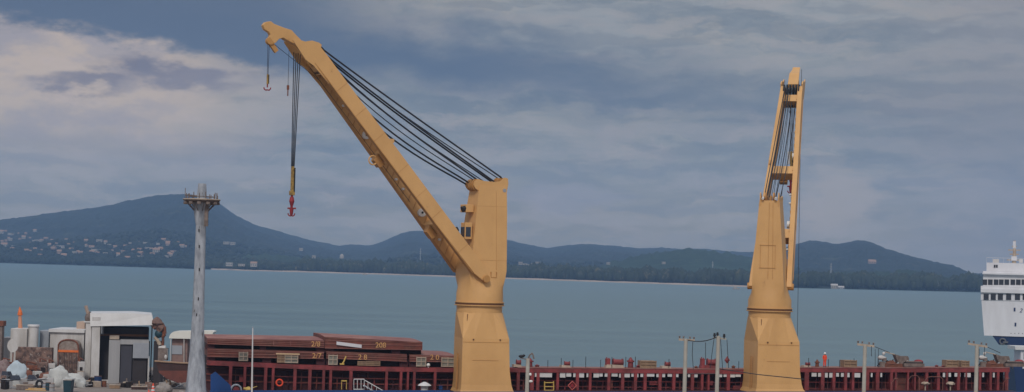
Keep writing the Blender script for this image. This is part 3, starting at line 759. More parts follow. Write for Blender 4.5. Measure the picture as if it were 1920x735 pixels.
hatch('upper middle red hatch cover lying tilted on the stack with a silver bar', (609, 632), (792, 642), (792, 656.5), (609, 653), 13, '208', (714, 647.5), [(616, 652, 661, .6), (742, 656, 665, .5)])
hatch('single-height red hatch cover beside the left crane pedestal', (768, 665.5), (857, 668), (857, 679), (768, 678), 13, '2 0', (815, 670.5), [(775, 678, 690, .5), (848, 679, 692, .5)])
a = WP(631, 646.5, 3.0); b = WP(678, 652.5, 3.0)
tag(MB().hexa([a, b, b + TV * .15, a + TV * .15], [p + Vector((0, 0, .38)) for p in (a, b, b + TV * .15, a + TV * .15)]).build('silver_bar', mat('bright_aluminium', (0.62, 0.62, 0.66), 0.4)), 'silver metal bar strapped to the side of the tilted hatch cover', 'metal bar')
for (x, y0, y1) in [(487, 633, 655), (512, 655, 662)]: pass

# ---- small cargo and gear standing on the coaming top
def onrail(px, t=3.6): return PS(px, itp(RAIL, px), t)[0], rail_z(px) + .1
def crate(px0, px1, py0, label, m1, slats=True, t=2.75, depth=1.6, grp='crates standing on the ship coaming'):
    s0, z0 = onrail(px0, t); s1, _ = onrail(px1, t); z1 = PS((px0 + px1) / 2, py0, t)[1]
    c = W((s0 + s1) / 2, t + depth / 2, z0)
    o = thing('crate', label, 'crate', c, ALPHA, grp)
    wd = s1 - s0; h = z1 - z0
    MB().hexa([W(s0 + .05, t + .05, z0), W(s1 - .05, t + .05, z0), W(s1 - .05, t + depth, z0), W(s0 + .05, t + depth, z0)], [W(s0 + .05, t + .05, z1 - .05), W(s1 - .05, t + .05, z1 - .05), W(s1 - .05, t + depth, z1 - .05), W(s0 + .05, t + depth, z1 - .05)]).build('body', m1, o)
    sl = MB(); k = max(2, int(wd / .55))
    for i in range(k + 1):
        s = s0 + wd * i / k
        sl.hexa([W(s - .05, t - .03, z0), W(s + .05, t - .03, z0), W(s + .05, t + .05, z0), W(s - .05, t + .05, z0)], [W(s - .05, t - .03, z1), W(s + .05, t - .03, z1), W(s + .05, t + .05, z1), W(s - .05, t + .05, z1)])
    for zz in (z0 + .08, (z0 + z1) / 2, z1 - .1):
        sl.hexa([W(s0, t - .06, zz - .05), W(s1, t - .06, zz - .05), W(s1, t - .03, zz - .05), W(s0, t - .03, zz - .05)], [W(s0, t - .06, zz + .05), W(s1, t - .06, zz + .05), W(s1, t - .03, zz + .05), W(s0, t - .03, zz + .05)])
    sl.build('slats', M['cream'] if m1 is M['greycrate'] else M['wood'], o)
    return o
crate(448, 464, 660, 'grey crate at the far left of the ship beside the thin white pole', M['greycrate'])
crate(520, 533, 666, 'tan crate, left one of the pair with a plank on top', M['wood'])
crate(534, 558, 666, 'wider tan crate, right one of the pair with a plank on top', M['greycrate'])
crate(616, 632, 665, 'grey-green crate below the corner of the tilted hatch cover', M['greycrate'])
crate(671, 686, 677, 'flat tan crate, left of two end to end under the number 2 8', M['wood'])
crate(687, 712, 677, 'long flat tan crate left of the dark gap under the middle hatch cover', M['wood'])
crate(781, 798, 669, 'grey crate in front of the single hatch cover near the left crane', M['greycrate'])
crate(828, 851, 670, 'low grey crate stack touching the left crane pedestal', M['greycrate'])
crate(1201, 1230, 676, 'slatted crate standing alone on the rail midway between the two cranes', M['wood'])
crate(1583, 1606, 675, 'brown crate right of the worker in orange', M['wood'])
crate(1775, 1796, 675, 'tall brown crate, left of the pair near the right end of the ship', M['wood'])
crate(1803, 1817, 676, 'narrow brown crate beside the last utility pole', M['wood'])
a = WP(518, 664.5, 2.7); b = WP(562, 665.5, 2.7)
tag(MB().hexa([a, b, b + TV * .5, a + TV * .5], [p + Vector((0, 0, .14)) for p in (a, b, b + TV * .5, a + TV * .5)]).build('plank', mat('pale_timber', (0.6, 0.42, 0.26), .8)), 'pale plank lying across the pair of tan crates', 'plank')
# yellow tool
p0 = WP(641, 684, 2.7)
tag(MB().path([p0, p0 + SV * .25 + Vector((0, 0, .45)), p0 + SV * .45 + Vector((0, 0, 1.0))], .09).box(p0 + Vector((0, 0, .1)), (.5, .4, .15), RS).build('yellow_jack', M['ladder']), 'small yellow jack leaning on the coaming beside the grey-green crate', 'jack')
p0 = WP(803, 690, 2.7)
tag(MB().ball(p0 + Vector((0, 0, .35)), .22, 2).tube(p0 - Vector((0, 0, .1)), p0 + Vector((0, 0, .3)), .06).build('deck_lamp', M['glasslamp'], smooth=True), 'round white lamp on the coaming left of the left crane', 'lamp')

def winch(px0, px1, py0, label, m1=None, var=0):
    m1 = m1 or M['red']
    s0, z0 = onrail(px0); s1, _ = onrail(px1); z1 = PS((px0 + px1) / 2, py0, 3.2)[1]; h = z1 - z0; wd = s1 - s0
    o = thing('mooring_winch', label, 'winch', W((s0 + s1) / 2, 3.6, z0), ALPHA, 'red mooring gear on the ship rail')
    b = MB().hexa([W(s0, 3.0, z0), W(s1, 3.0, z0), W(s1, 4.2, z0), W(s0, 4.2, z0)], [W(s0 + wd * .05, 3.05, z0 + h * .35), W(s1 - wd * .05, 3.05, z0 + h * .3), W(s1 - wd * .05, 4.15, z0 + h * .3), W(s0 + wd * .05, 4.15, z0 + h * .35)])
    b.build('base', M['cream'] if var != 2 else m1, o)
    c = W(s0 + wd * .7, 3.5, z0 + h * .6); r = h * .3
    MB().tube(c - SV * wd * .22, c + SV * wd * .22, r, n=14).tube(c - SV * wd * .27, c - SV * wd * .22, r * 1.35, n=14).tube(c + SV * wd * .22, c + SV * wd * .28, r * 1.3, n=14).build('drum', m1, o, smooth=True)
    if var != 1:
        q = MB().box(W(s0 + wd * .14, 3.5, z0 + h * .62), (wd * .22, .7, h * .7), RS).tube(W(s0 + wd * .08, 3.5, z0 + h * .9), W(s0 + wd * .08, 3.5, z0 + h * 1.12), .07).tube(W(s0 + wd * .2, 3.5, z0 + h * .9), W(s0 + wd * .2, 3.5, z0 + h * 1.05), .07)
        q.build('motor', m1, o, bevel=.03)
    return o
winch(961, 976, 674, 'dark red winch tight against the right side of the left crane pedestal', var=1)
winch(1050, 1068, 677, 'red winch with a domed drum right of the small lamp pole', var=1)
winch(1134, 1168, 672, 'long red winch with a raised motor left of the slatted crate', var=0)
winch(1239, 1256, 678, 'red winch just left of the first utility pole', var=1)
winch(1312, 1342, 672, 'big red winch between the two wired utility poles', var=2)
winch(1504, 1518, 679, 'dark red winch tight against the right side of the right crane pedestal', var=1)
def bollard(px, py0, label, w_=.28, m1=None, kind='bollard'):
    s, z0 = onrail(px); z1 = PS(px, py0, 3.6)[1]; h = z1 - z0
    p = W(s, 3.6, z0)
    b = MB().tube(p, p + Vector((0, 0, h * .75)), w_, w_ * .8, n=10).tube(p + Vector((0, 0, h * .55)), p + Vector((0, 0, h * .7)), w_ * 1.3, n=10).tube(p + Vector((0, 0, h * .75)), p + Vector((0, 0, h)), w_ * .8, w_ * .25, n=10)
    return tag(b.build(kind, m1 or M['red'], smooth=True), label, kind.replace('_', ' '), 'red posts and bollards on the ship rail')
bollard(993, 671, 'red capped bollard behind the small lamp pole', .35)
bollard(1007, 683, 'short red bollard just right of the small lamp pole', .25)
bollard(1182, 670, 'tall red bollard left of the slatted crate', .35)
bollard(1196, 684, 'tiny red bollard touching the slatted crate', .22)
bollard(1305, 686, 'short rusty bollard right of the first utility pole', .22, M['rust'])
bollard(1375, 685, 'short rusty bollard left of the right crane', .22, M['rust'])
bollard(1532, 674, 'rusty post left of the worker in orange', .25, M['rust'])
bollard(1756, 684, 'small bright red bollard on the empty stretch of rail', .2)
bollard(1768, 685, 'small bright red bollard left of the tall brown crate', .2)
s, z0 = onrail(1362); p = W(s, 3.4, z0)
o = thing('marker_post', 'red diamond-headed marker post right of the second utility pole', 'marker', p, ALPHA)
MB().tube(p, p + Vector((0, 0, .7)), .05).build('post', M['cream'], o)
MB().add([p + SV * -.35 + Vector((0, 0, 1.0)), p + Vector((0, 0, .55)), p + SV * .35 + Vector((0, 0, 1.0)), p + Vector((0, 0, 1.5)), p - TV * .25 + Vector((0, 0, 1.0)), p + TV * .25 + Vector((0, 0, 1.0))], [(0, 1, 4), (1, 2, 4), (2, 3, 4), (3, 0, 4), (1, 0, 5), (2, 1, 5), (3, 2, 5), (0, 3, 5)]).build('diamond_head', M['red'], o)

def loader(px0, label):
    """cluster of deck machinery: hose crane, reel, canopied box"""
    def q(dx, y, t=3.5): return WP(px0 + dx, y, t)
    s0, z0 = onrail(px0)
    o = thing('deck_machinery', label, 'deck machinery', W(s0, 3.6, z0), ALPHA, 'deck machinery clusters near the right end of the ship')
    a = q(35, 676); b = q(57, 667)
    MB().prism([q(33, 664), q(45, 668), q(58, 668), q(60, 674), q(57, 682), q(40, 682), q(37, 675)], TV * .9).build('hopper', M['lampdark'], o)
    MB().tube(q(14, 660, 3.6), q(34, 665, 3.6), .06, n=6).build('boom', M['cream'], o)
    MB().tube(q(28, 690), q(40, 680), .1).build('strut', M['greywall'], o)
    MB().tube(q(65, 691), q(56, 676), .1).build('strut', M['greywall'], o)
    MB().path([q(0, 686), q(6, 679), q(12, 683), q(18, 676), q(24, 680), q(30, 674)], .07, 6).build('bent_hose', M['void'], o)
    MB().path([q(4, 690), q(14, 686), q(20, 690), q(33, 684)], .09, 6).build('bent_hose', M['galv'], o)
    MB().box(q(66, 684), (2.6, 1.2, .4), RS).box(q(66, 679), (2.0, 1.0, .25), RS).build('platform', M['lampdark'], o)
    MB().box(q(66, 681.6), (2.3, 1.1, .35), RS).build('platform_rail', M['black'], o)
    MB().tube(q(77, 683), q(77, 679), .5, n=12).ball(q(77, 678.5), (.6, .5, .3), 2).build('red_drum', M['hook_red'], o, smooth=True)
    MB().tube(q(10, 690), q(10, 678), .45, n=10).tube(q(13, 677), q(13, 670), .3, n=10).tube(q(6, 688), q(17, 684), .3, n=8).build('pump_body', M['lampdark'], o, smooth=True)
    MB().ball(q(8, 671), (.5, .4, .28), 2, .2, 3).build('white_canister', M['offwhite'], o, smooth=True)
    MB().ball(q(12, 663), (.2, .2, .22), 2).build('white_canister', M['offwhite'], o, smooth=True)
    MB().ball(q(55, 681), (.35, .3, .3), 2, .2, 5).build('white_canister', M['offwhite'], o, smooth=True)
    MB().box(q(28, 686), (2.2, 1.0, .6), RS).ball(q(24, 682), (.7, .5, .4), 2, .3, 1).tube(q(36, 684), q(48, 690), .25).build('skid', M['rust'], o)
    MB().path([q(2, 654), q(2, 688)], .03).path([q(-4, 655), q(-4, 690)], .03).build('hanging_hose', M['cable'], o)
    return o
loader(1645, 'grey and red deck machinery between the last two utility poles')
loader(1850 - 16, 'grey and red deck machinery right of the last utility pole')

# lifebuoy, ladder, stool, diamond sign, gangway, vent, reel on the deck
c = WP(524, 717.5, 2.2)
tag(MB().torus(c, TV, .36, .09, 24, 8).build('lifebuoy', M['orange_red'], smooth=True), 'orange ring lifebuoy hanging below the pair of tan crates', 'lifebuoy')
c = WP(1073, 723, 2.2); L = MB()
for r_ in (.50, ):
    q = [c + SV * r_, c + Vector((0, 0, r_)), c - SV * r_, c - Vector((0, 0, r_))]
    for i in range(4): L.tube(q[i], q[(i + 1) % 4], .055, n=6)
o = thing('diamond_sign', 'red diamond-shaped frame sign hanging in the gallery between the cranes', 'sign', c - Vector((0, 0, .5)), ALPHA)
L.build('frame', mat('pale_red_frame', (0.55, 0.12, 0.1), .6), o)
L = MB().prism([c + SV * .28, c + Vector((0, 0, .28)), c - SV * .28, c - Vector((0, 0, .28))], TV * .05); L.build('plate', M['hook_red'], o)
# yellow ladder frame
o = thing('yellow_rack', 'yellow two-shelf rack between the left crane and the red diamond', 'rack', WP(1029, 731, 2.0), ALPHA)
for x in (1021, 1038): MB().tube(WP(x, 733, 2.0), WP(x, 715, 2.0), .07, n=6).build('upright', M['ladder'], o)
for y in (717.5, 725, 732): MB().tube(WP(1021, y, 2.0), WP(1038, y, 2.0), .06, n=6).build('shelf', M['ladder'], o)
o = thing('yellow_stool', 'small yellow stool under the middle hatch cover', 'stool', WP(645, 730, 1.6), ALPHA)
MB().box(WP(645, 714, 1.6), (.62, .4, .12), RS).build('seat', M['ladder'], o)
for x in (640.5, 649.5):
    for dt in (-.15, .15): MB().tube(WP(x, 714, 1.6) + TV * dt, WP(x, 730, 1.6) + TV * dt, .03, n=5).build('leg', M['ladder'], o)
# second rack with two yellow tanks near right end
for x, lb in ((1735, 'tan bundle on the deck left of the brown crates'), (1782, 'tan bundle on the deck below the tall brown crate')):
    c = WP(x, 719, 2.2)
    tag(MB().ball(c, (.55, .35, .22), 2, .25, x).tube(c, c - Vector((0, 0, .9)), .08).build('cloth_bundle', M['cream'], smooth=True), lb, 'bundle')
# gangway
o = thing('gangway', 'white gangway stairs with handrails sloping down in front of the hatch covers', 'gangway', WP(690, 735, -4.0), ALPHA)
fr = MB()
for x in (663.5, 670, 677, 683): fr.tube(WP(x, 731, -3.6), WP(x, 711, -3.6), .035, n=5)
fr.tube(WP(663.5, 711, -3.6), WP(683, 711, -3.6), .05, n=5).tube(WP(663, 730, -3.6), WP(684, 730, -3.6), .06, n=5)
fr.build('landing_rail', M['white'], o)
hr = MB().tube(WP(684, 713, -3.7), WP(724, 736, -3.7), .05, n=6).tube(WP(681, 722, -3.7), WP(708, 738, -3.7), .05, n=6)
for x in (690, 697, 706, 715): hr.tube(WP(x, 713 + (x - 684) * .58, -3.7), WP(x, 740, -3.7), .03, n=5)
hr.build('handrail', M['white'], o)
st = MB()
for i in range(7):
    st.box(WP(684 + i * 6, 724 + i * 3.6, -4.2), (.35, .9, .05), RS)
st.build('tread', M['galv'], o)
# mushroom vent
p = WP(796, 735, -3.0); t_ = WP(796, 723, -3.0)
o = thing('mushroom_vent', 'white mushroom vent on the deck left of the left crane pedestal', 'vent', p - Vector((0, 0, .6)), ALPHA)
MB().tube(p - Vector((0, 0, .6)), t_, .42, n=16).build('pipe', M['offwhite'], o, smooth=True)
MB().tube(t_, t_ + Vector((0, 0, .18)), .78, .6, n=20).tube(t_ + Vector((0, 0, .18)), t_ + Vector((0, 0, .42)), .6, .12, n=20).build('cap', M['white'], o, smooth=True)
# hose reel and yellow fitting
c = WP(443, 731, -3.4)
o = thing('hose_reel', 'grey hose reel on the deck right of the blue bulwark', 'hose reel', c - Vector((0, 0, .8)), ALPHA)
MB().torus(c, TV, .55, .09, 22, 8).torus(c + TV * .5, TV, .55, .09, 22, 8).build('rim', M['galv'], o, smooth=True)
MB().tube(c, c + TV * .5, .35, n=14).build('drum', M['red'], o, smooth=True)
c = WP(465, 730, -3.3)
tag(MB().ball(c, (.35, .3, .3), 2, .2, 1).tube(c, c + SV * 1.0 + Vector((0, 0, .35)), .05).tube(c, c - SV * .5 + Vector((0, 0, .1)), .12).build('yellow_valve', M['ladder'], smooth=True), 'yellow valve with a lever beside the thin white pole', 'valve')
# thin white flagpole
p = WP(472.5, 760, -5.0); t_ = WP(474, 614, -5.0)
o = thing('flagpole', 'thin white pole rising in front of the left hatch covers', 'pole', (p.x, p.y, DZ - 3), 0)
MB().tube((p.x, p.y, DZ - 3), t_, .13, .06, n=8).build('pole', M['white'], o, smooth=True)
MB().ball(t_, .09, 1).build('finial', M['galv'], o)

# ------------------------------------------------------------------ worker in orange on the rail
def person(px, py_top, label):
    s, z0 = onrail(px, 3.2); z0 += 0.0
    z1 = PS(px, py_top, 3.2)[1]; k = (z1 - z0) / 1.78
    base = W(s, 3.2, z0)
    o = thing('person', label, 'person', base, ALPHA + R(10))
    def skin_mesh(name, pts, edges, rad, m):
        me = bpy.data.meshes.new(name); me.from_pydata([Vector(p) * k for p in pts], edges, [])
        me.materials.append(m)
        ob = bpy.data.objects.new(name, me); COL.objects.link(ob); ob.parent = o
        md = ob.modifiers.new('skin', 'SKIN'); md.use_smooth_shade = True
        for i, r_ in enumerate(rad):
            me.skin_vertices[0].data[i].radius = (r_[0] * k, r_[1] * k)
        me.skin_vertices[0].data[0].use_root = True
        sb = ob.modifiers.new('sub', 'SUBSURF'); sb.levels = 1; sb.render_levels = 2
        return ob
    J = {'pelvis': (0, 0, .95), 'waist': (0, 0, 1.1), 'chest': (0, 0, 1.32), 'neck': (0, 0, 1.48), 'head': (0, -.02, 1.60), 'crown': (0, -.01, 1.70),
         'shl': (-.19, 0, 1.42), 'ell': (-.25, .02, 1.15), 'wrl': (-.24, -.08, .93), 'shr': (.19, 0, 1.42), 'elr': (.26, .03, 1.16), 'wrr': (.23, -.10, .95),
         'hil': (-.10, 0, .90), 'knl': (-.12, -.02, .50), 'anl': (-.12, .02, .08), 'tol': (-.13, -.13, .04), 'hir': (.10, 0, .90), 'knr': (.12, -.01, .50), 'anr': (.13, .03, .08), 'tor': (.15, -.12, .04)}
    def chainmesh(name, keys, edges, rad, m):
        idx = {k_: i for i, k_ in enumerate(keys)}
        return skin_mesh(name, [J[k_] for k_ in keys], [(idx[a], idx[b]) for a, b in edges], rad, m)
    keys = list(J)
    E = [('pelvis', 'waist'), ('waist', 'chest'), ('chest', 'neck'), ('neck', 'head'), ('head', 'crown'), ('chest', 'shl'), ('shl', 'ell'), ('ell', 'wrl'), ('chest', 'shr'), ('shr', 'elr'), ('elr', 'wrr'), ('pelvis', 'hil'), ('hil', 'knl'), ('knl', 'anl'), ('anl', 'tol'), ('pelvis', 'hir'), ('hir', 'knr'), ('knr', 'anr'), ('anr', 'tor')]
    rr = {'pelvis': .12, 'waist': .11, 'chest': .13, 'neck': .055, 'head': .095, 'crown': .075, 'shl': .06, 'ell': .042, 'wrl': .03, 'shr': .06, 'elr': .042, 'wrr': .03, 'hil': .085, 'knl': .058, 'anl': .042, 'tol': .035, 'hir': .085, 'knr': .058, 'anr': .042, 'tor': .035}
    # five-fingered hands as part of the body skeleton
    for sd, s_ in (('l', -1), ('r', 1)):
        wv = Vector(J['wr' + sd])
        pk = 'pa' + sd; J[pk] = tuple(wv + Vector((0, -.03, -.07))); keys.append(pk); rr[pk] = .028; E.append(('wr' + sd, pk))
        for i in range(4):
            a = 'f%d%s' % (i, sd); J[a] = tuple(Vector(J[pk]) + Vector((s_ * (-.03 + .02 * i), -.02, -.07 - .01 * (i in (1, 2))))); keys.append(a); rr[a] = .008; E.append((pk, a))
        a = 'th' + sd; J[a] = tuple(wv + Vector((-s_ * .045, -.05, -.06))); keys.append(a); rr[a] = .009; E.append(('wr' + sd, a))
    chainmesh('body', keys, E, [(rr[q], rr[q] * (.8 if q in ('chest', 'waist', 'pelvis') else 1)) for q in keys], M['skin'])
    ck = ['pelvis', 'waist', 'chest', 'neck', 'shl', 'ell', 'wrl', 'shr', 'elr', 'wrr', 'hil', 'knl', 'anl', 'hir', 'knr', 'anr']
    cE = [e for e in E if e[0] in ck and e[1] in ck]
    chainmesh('coverall', ck, cE, [(rr[q] * 1.28 + .015, (rr[q] * (.85 if q in ('chest', 'waist', 'pelvis') else 1)) * 1.28 + .015) for q in ck], M['orange_red'])
    Mt = WM[o.name]
    hc = [Mt @ (Vector(p) * k) for p in ((0, -.02, 1.68),)][0]
    MB().ball(hc + Vector((0, 0, .03)), (.15 * k, .17 * k, .13 * k), 2).tube(hc - Vector((0, 0, .02)), hc + Vector((0, 0, .01)), .18 * k, n=18).build('helmet', mat('white_helmet', (0.8, 0.8, 0.8), .4), o, smooth=True)
    f = MB(); dirn = (Mt.to_3x3() @ Vector((0, -1, 0)))
    rtv = (Mt.to_3x3() @ Vector((1, 0, 0)))
    hd = Mt @ (Vector((0, -.02, 1.60)) * k)
    f.ball(hd + dirn * .1 * k, (.02, .03, .03), 1)
    f.build('nose', M['skin'], o)
    for s_ in (-1, 1): MB().ball(hd + dirn * .09 * k + rtv * .035 * s_ * k + Vector((0, 0, .025 * k)), .012, 1).build('eye', M['black'], o)
    for s_ in (-1, 1): MB().ball(Mt @ (Vector((.135 * s_, -.07, .05)) * k), (.06, .14, .05), 2).build('boot', M['black'], o)
    return o
person(1546, 661.5, 'worker in an orange-red coverall and white helmet standing on the ship rail')

# ------------------------------------------------------------------ cranes
HEAD = {}
def make_crane(base, jyaw, S_, label, which, th=R(49.6)):
    """base: world point on the pedestal axis at slew ring height; jyaw: direction of the jib"""
    f = Vector((math.cos(jyaw), math.sin(jyaw), 0)); n = Vector((-f.y, f.x, 0)); u = Vector((0, 0, 1))
    def L(r, w_, z): return base + (f * r + n * w_ + u * z) * S_
    zb = (DZ - .02 - base.z) / S_
    cr = thing('deck_crane', label, 'crane', Vector((base.x, base.y, DZ)), jyaw, 'yellow deck cranes')
    # ---- pedestal (ship aligned)
    a_ = SV; b_ = TV
    def Q(x, y, z): return base + (a_ * x + b_ * y + u * z) * S_
    ped = MB(); N4 = 10; r0 = 2.64
    HX, HY = 2.95, 2.45
    zt, zq = -1.0, -3.95
    ringtop = [Q(r0 * math.cos(2 * math.pi * i / (4 * N4)), r0 * math.sin(2 * math.pi * i / (4 * N4)), -.1) for i in range(4 * N4)]
    ringbot = [p + u * (zt + .1) * S_ for p in ringtop]
    neck = MB().loft([ringtop, ringbot]).build('neck', M['yellow'], cr, smooth=True)
    XL, XR, HY = -2.35, 3.05, 2.8
    rp = 2.70
    cp = lambda t: Q(rp * math.cos(R(t)), rp * math.sin(R(t)), zt)
    cn = {'BR': Q(XR, HY, zq), 'BL': Q(XL, HY, zq), 'FL': Q(XL, -HY, zq), 'FR': Q(XR, -HY, zq)}
    for key, t0_, t1_ in (('FL', 188, 250), ('FR', 312, 348), ('BR', 12, 55), ('BL', 125, 165)):
        for i in range(2):
            a0 = t0_ + (t1_ - t0_) * i / 2; a1 = t0_ + (t1_ - t0_) * (i + 1) / 2
            ped.add([cp(a0), cp(a1), cn[key]], [(0, 1, 2)])
    for k0, k1, t0_, t1_ in (('BL', 'FL', 165, 188), ('FL', 'FR', 250, 312), ('FR', 'BR', 348, 372), ('BR', 'BL', 55, 125)):
        for i in range(4):
            a0 = t0_ + (t1_ - t0_) * i / 4; a1 = t0_ + (t1_ - t0_) * (i + 1) / 4
            ped.add([cp(a0), cp(a1), cn[k0].lerp(cn[k1], (i + 1) / 4), cn[k0].lerp(cn[k1], i / 4)], [(0, 1, 2, 3)])
    def sq(xl, xr, hy, z): return [Q(xr, hy, z), Q(xl, hy, z), Q(xl, -hy, z), Q(xr, -hy, z)]
    ped.loft([sq(XL, XR, HY, zq), sq(XL, XR + .15, HY, -7.6), sq(-2.38, 3.45, 2.82, -9.2), sq(-2.45, 3.65, 2.88, -9.8), sq(-2.6, 4.0, 3.0, -10.15), sq(-2.7, 4.3, 3.05, -10.35), sq(-2.7, 4.3, 3.05, zb)], caps=False)
    for v_ in ():
        pass
    ped.build('pedestal', M['yellow'], cr)
    # pad eyes, hatch seam, ladder on the pedestal
    for x in (-1.1, 2.0): MB().box(Q(x, -HY - .04, -4.05), (.16, .1, .16), RS).build('pad_eye', M['seam'], cr)
    MB().tube(Q(-1.75, -2.15, -1.2), Q(-1.8, -2.3, -2.0), .04).build('drain_pipe', M['seam'], cr)
    se = MB()
    se.box(Q(.35, -HY - .02, -4.35), (5.3 * S_, .03, .03), RS)
    se.box(Q(.35, -HY - .03, -6.4), (3.0 * S_, .02, .03), RS)
    se.build('weld_seam', M['yellow_dark'], cr)
    ld = MB()
    for dy in (-.25, .25): ld.tube(Q(-2.55, -.9 + dy, -5.8), Q(-2.6, -.9 + dy, -9.8), .05, n=5)
    for i in range(14): ld.tube(Q(-2.57, -1.15, -5.9 - i * .28), Q(-2.57, -.65, -5.9 - i * .28), .03, n=4)
    ld.build('ladder', M['yellow_dark'], cr)
    # ---- slew ring
    MB().tube(L(0, 0, -.14), L(0, 0, .10), 2.80 * S_, n=48).build('slew_ring', M['seam'], cr, smooth=True)
    MB().tube(L(0, 0, -.24), L(0, 0, -.14), 2.9 * S_, n=48).tube(L(0, 0, .10), L(0, 0, .2), 2.86 * S_, n=48).build('ring_flange', M['yellow'], cr, smooth=True)
    # ---- tower: lofted from the round skirt to a tapering box
    def rr(rb, rf, hw, z, ch=.12):
        """rectangle with clipped corners, 40 points from the ring angles"""
        return [L(rf - ch, hw, z), L(rf, hw - ch, z), L(rf, -hw + ch, z), L(rf - ch, -hw, z), L(rb + ch, -hw, z), L(rb, -hw + ch, z), L(rb, hw - ch, z), L(rb + ch, hw, z)]
    n_ = 40
    def rect_ring(rb, rf, hw, z, bl=1.0):
        out = []
        for i in range(n_):
            t = 2 * math.pi * i / n_
            c, s_ = math.cos(t), math.sin(t); k = (1 - bl) + bl / max(abs(c), abs(s_))
            x, y = c * k, s_ * k
            out.append(L((rf if x > 0 else -rb) * x, hw * y, z))
        return out
    circ = lambda r, z: [L(r * math.cos(2 * math.pi * i / n_), r * math.sin(2 * math.pi * i / n_), z) for i in range(n_)]
    tw = MB()
    tw.loft([circ(2.72, .2), circ(2.70, 1.2), rect_ring(-2.55, 2.45, 2.35, 2.0, .35), rect_ring(-2.42, 2.35, 2.1, 3.0, .8), rect_ring(-2.42, 2.25, 1.95, 3.8), rect_ring(-2.46, 1.85, 1.8, 6.2), rect_ring(-2.52, 1.35, 1.48, 10.6), rect_ring(-2.50, .98, 1.25, 13.6)])
    tw.build('tower', M['yellow'], cr, smooth=True)
    # top: cheek plates, sheaves
    for s_ in (-1, 1):
        pl = [L(r, s_ * 1.2, z) for r, z in ((.95, 12.9), (1.45, 13.2), (1.7, 13.6), (1.6, 14.0), (1.15, 14.3), (.4, 14.1), (-.9, 14.05), (-1.7, 14.15), (-2.2, 14.6), (-2.65, 14.5), (-2.72, 13.9), (-2.55, 12.9))]
        MB().prism(pl, n * (-s_ * .12 * S_)).build('cheek_plate', M['yellow'], cr)
    for r, z, rad in ((1.1, 13.65, .68), (-2.1, 14.1, .5)):
        for wv in ((-.75, -.25, .25, .75) if r > 0 else (-.5, .5)):
            c = L(r, wv, z)
            MB().tube(c - n * .1 * S_, c + n * .1 * S_, rad * S_, n=22).build('sheave', M['yellow_dark'], cr, smooth=True)
    MB().tube(L(-2.2, 1.2, 13.1), L(-2.2, 1.34, 13.1), .22, n=12).build('pin_cap', M['greywall2'], cr)
    # seams, lamps, boxes on the tower
    sm = MB()
    sm.tube(L(-1.15, 1.30, 13.0), L(-1.1, 1.97, 3.9), .03, n=4).tube(L(-2.54, .0, 13.3), L(-2.46, 0, 3.8), .03, n=4)
    if which == 2: sm.tube(L(-2.54, -.45, 13.3), L(-2.46, -.6, 3.8), .028, n=4)
    for z in (5.2, 8.0):
        sm.box(L(-2.53, .1, z), (.03, 1.9, .04), Matrix.Rotation(jyaw, 3, 'Z'))
    for wv in (-.85, 1.0):
        sm.box(L(-2.53, wv, 6.6), (.03, .04, 2.8), Matrix.Rotation(jyaw, 3, 'Z'))
    sm.build('panel_seam', M['yellow_dark'], cr)
    Rj = Matrix.Rotation(jyaw, 3, 'Z')
    br = MB()
    for dr in (-.35, .35): br.box(L(-.75 + dr, 2.04, 3.35), (.09, .1, .7), Rj)
    br.box(L(-.75, 2.06, 3.05), (.7, .1, .1), Rj)
    br.build('door_bracket', M['yellow_dark'], cr)
    # winch housing / brackets low behind the jib
    MB().box(L(1.9, 0, 10.9), (1.0, 1.6, .9), Rj).build('lamp_bracket', M['yellow'], cr, bevel=.05)
    for wv, z in ((.5, 10.9), (-.6, 8.5)):
        MB().tube(L(2.35 + (.4 if z < 9 else 0), wv, z), L(2.75 + (.4 if z < 9 else 0), wv, z - .15), .3, .36, n=12).build('floodlight', M['black'], cr)
    cb = MB().box(L(2.25, .75, 8.3), (.9, 1.2, 1.9), Rj); cb.build('operator_cab', M['yellow'], cr, bevel=.05)
    MB().box(L(2.72, .75, 8.2), (.06, .9, 1.1), Rj).box(L(2.3, 1.37, 8.2), (.6, .05, 1.1), Rj).build('cab_window', M['window'], cr)
    for s_ in (-1, 1):
        if which == 2: MB().tube(L(-2.6, s_ * .8, 13.9), L(-2.9, s_ * .8, 13.8), .15, n=12).build('work_lamp', M['glasslamp'], cr)
    # pivot lugs
    for s_ in (-1, 1):
        MB().tube(L(.5, s_ * 1.7, 2.87), L(.5, s_ * 2.9, 2.87), .42 * S_, n=16).build('pivot_pin', M['yellow_dark'], cr, smooth=True)
    # ---- jib: two legs leaning together to the head
    jl = 32.4
    e = f * math.cos(th) + u * math.sin(th); v = -f * math.sin(th) + u * math.cos(th)
    O = base + (f * .5 + u * 2.87) * S_
    def J(a, b, w_): return O + (e * a + v * b + n * w_) * S_
    jib = MB()
    def wout(a): return 2.68 - (2.68 - 1.45) * (a / jl)
    prof = [(-.3, -.30, .45), (1.4, -.75, .78), (8, -.83, .80), (17, -.83, .82), (26, -.83, .80), (jl - 1.2, -.83, .85), (jl, -.75, .8)]
    for s_ in (1, -1):
        leg = MB()
        leg.loft([[J(a, lo, s_ * wout(a)), J(a, hi, s_ * wout(a)), J(a, hi, s_ * (wout(a) - .64)), J(a, lo, s_ * (wout(a) - .64))] for a, lo, hi in prof])
        lg = leg.build('jib_leg', M['yellow'], cr, bevel=.04)
        # lower flange strip, seam and lamps
        fl = MB()
        fl.loft([[J(a, -.9, s_ * (wout(a) + .05)), J(a, -.84, s_ * (wout(a) + .05)), J(a, -.84, s_ * (wout(a) - .69)), J(a, -.9, s_ * (wout(a) - .69))] for a in (1.6, 15.5, 31.5)])
        fl.build('flange', M['yellow_dark'], lg)
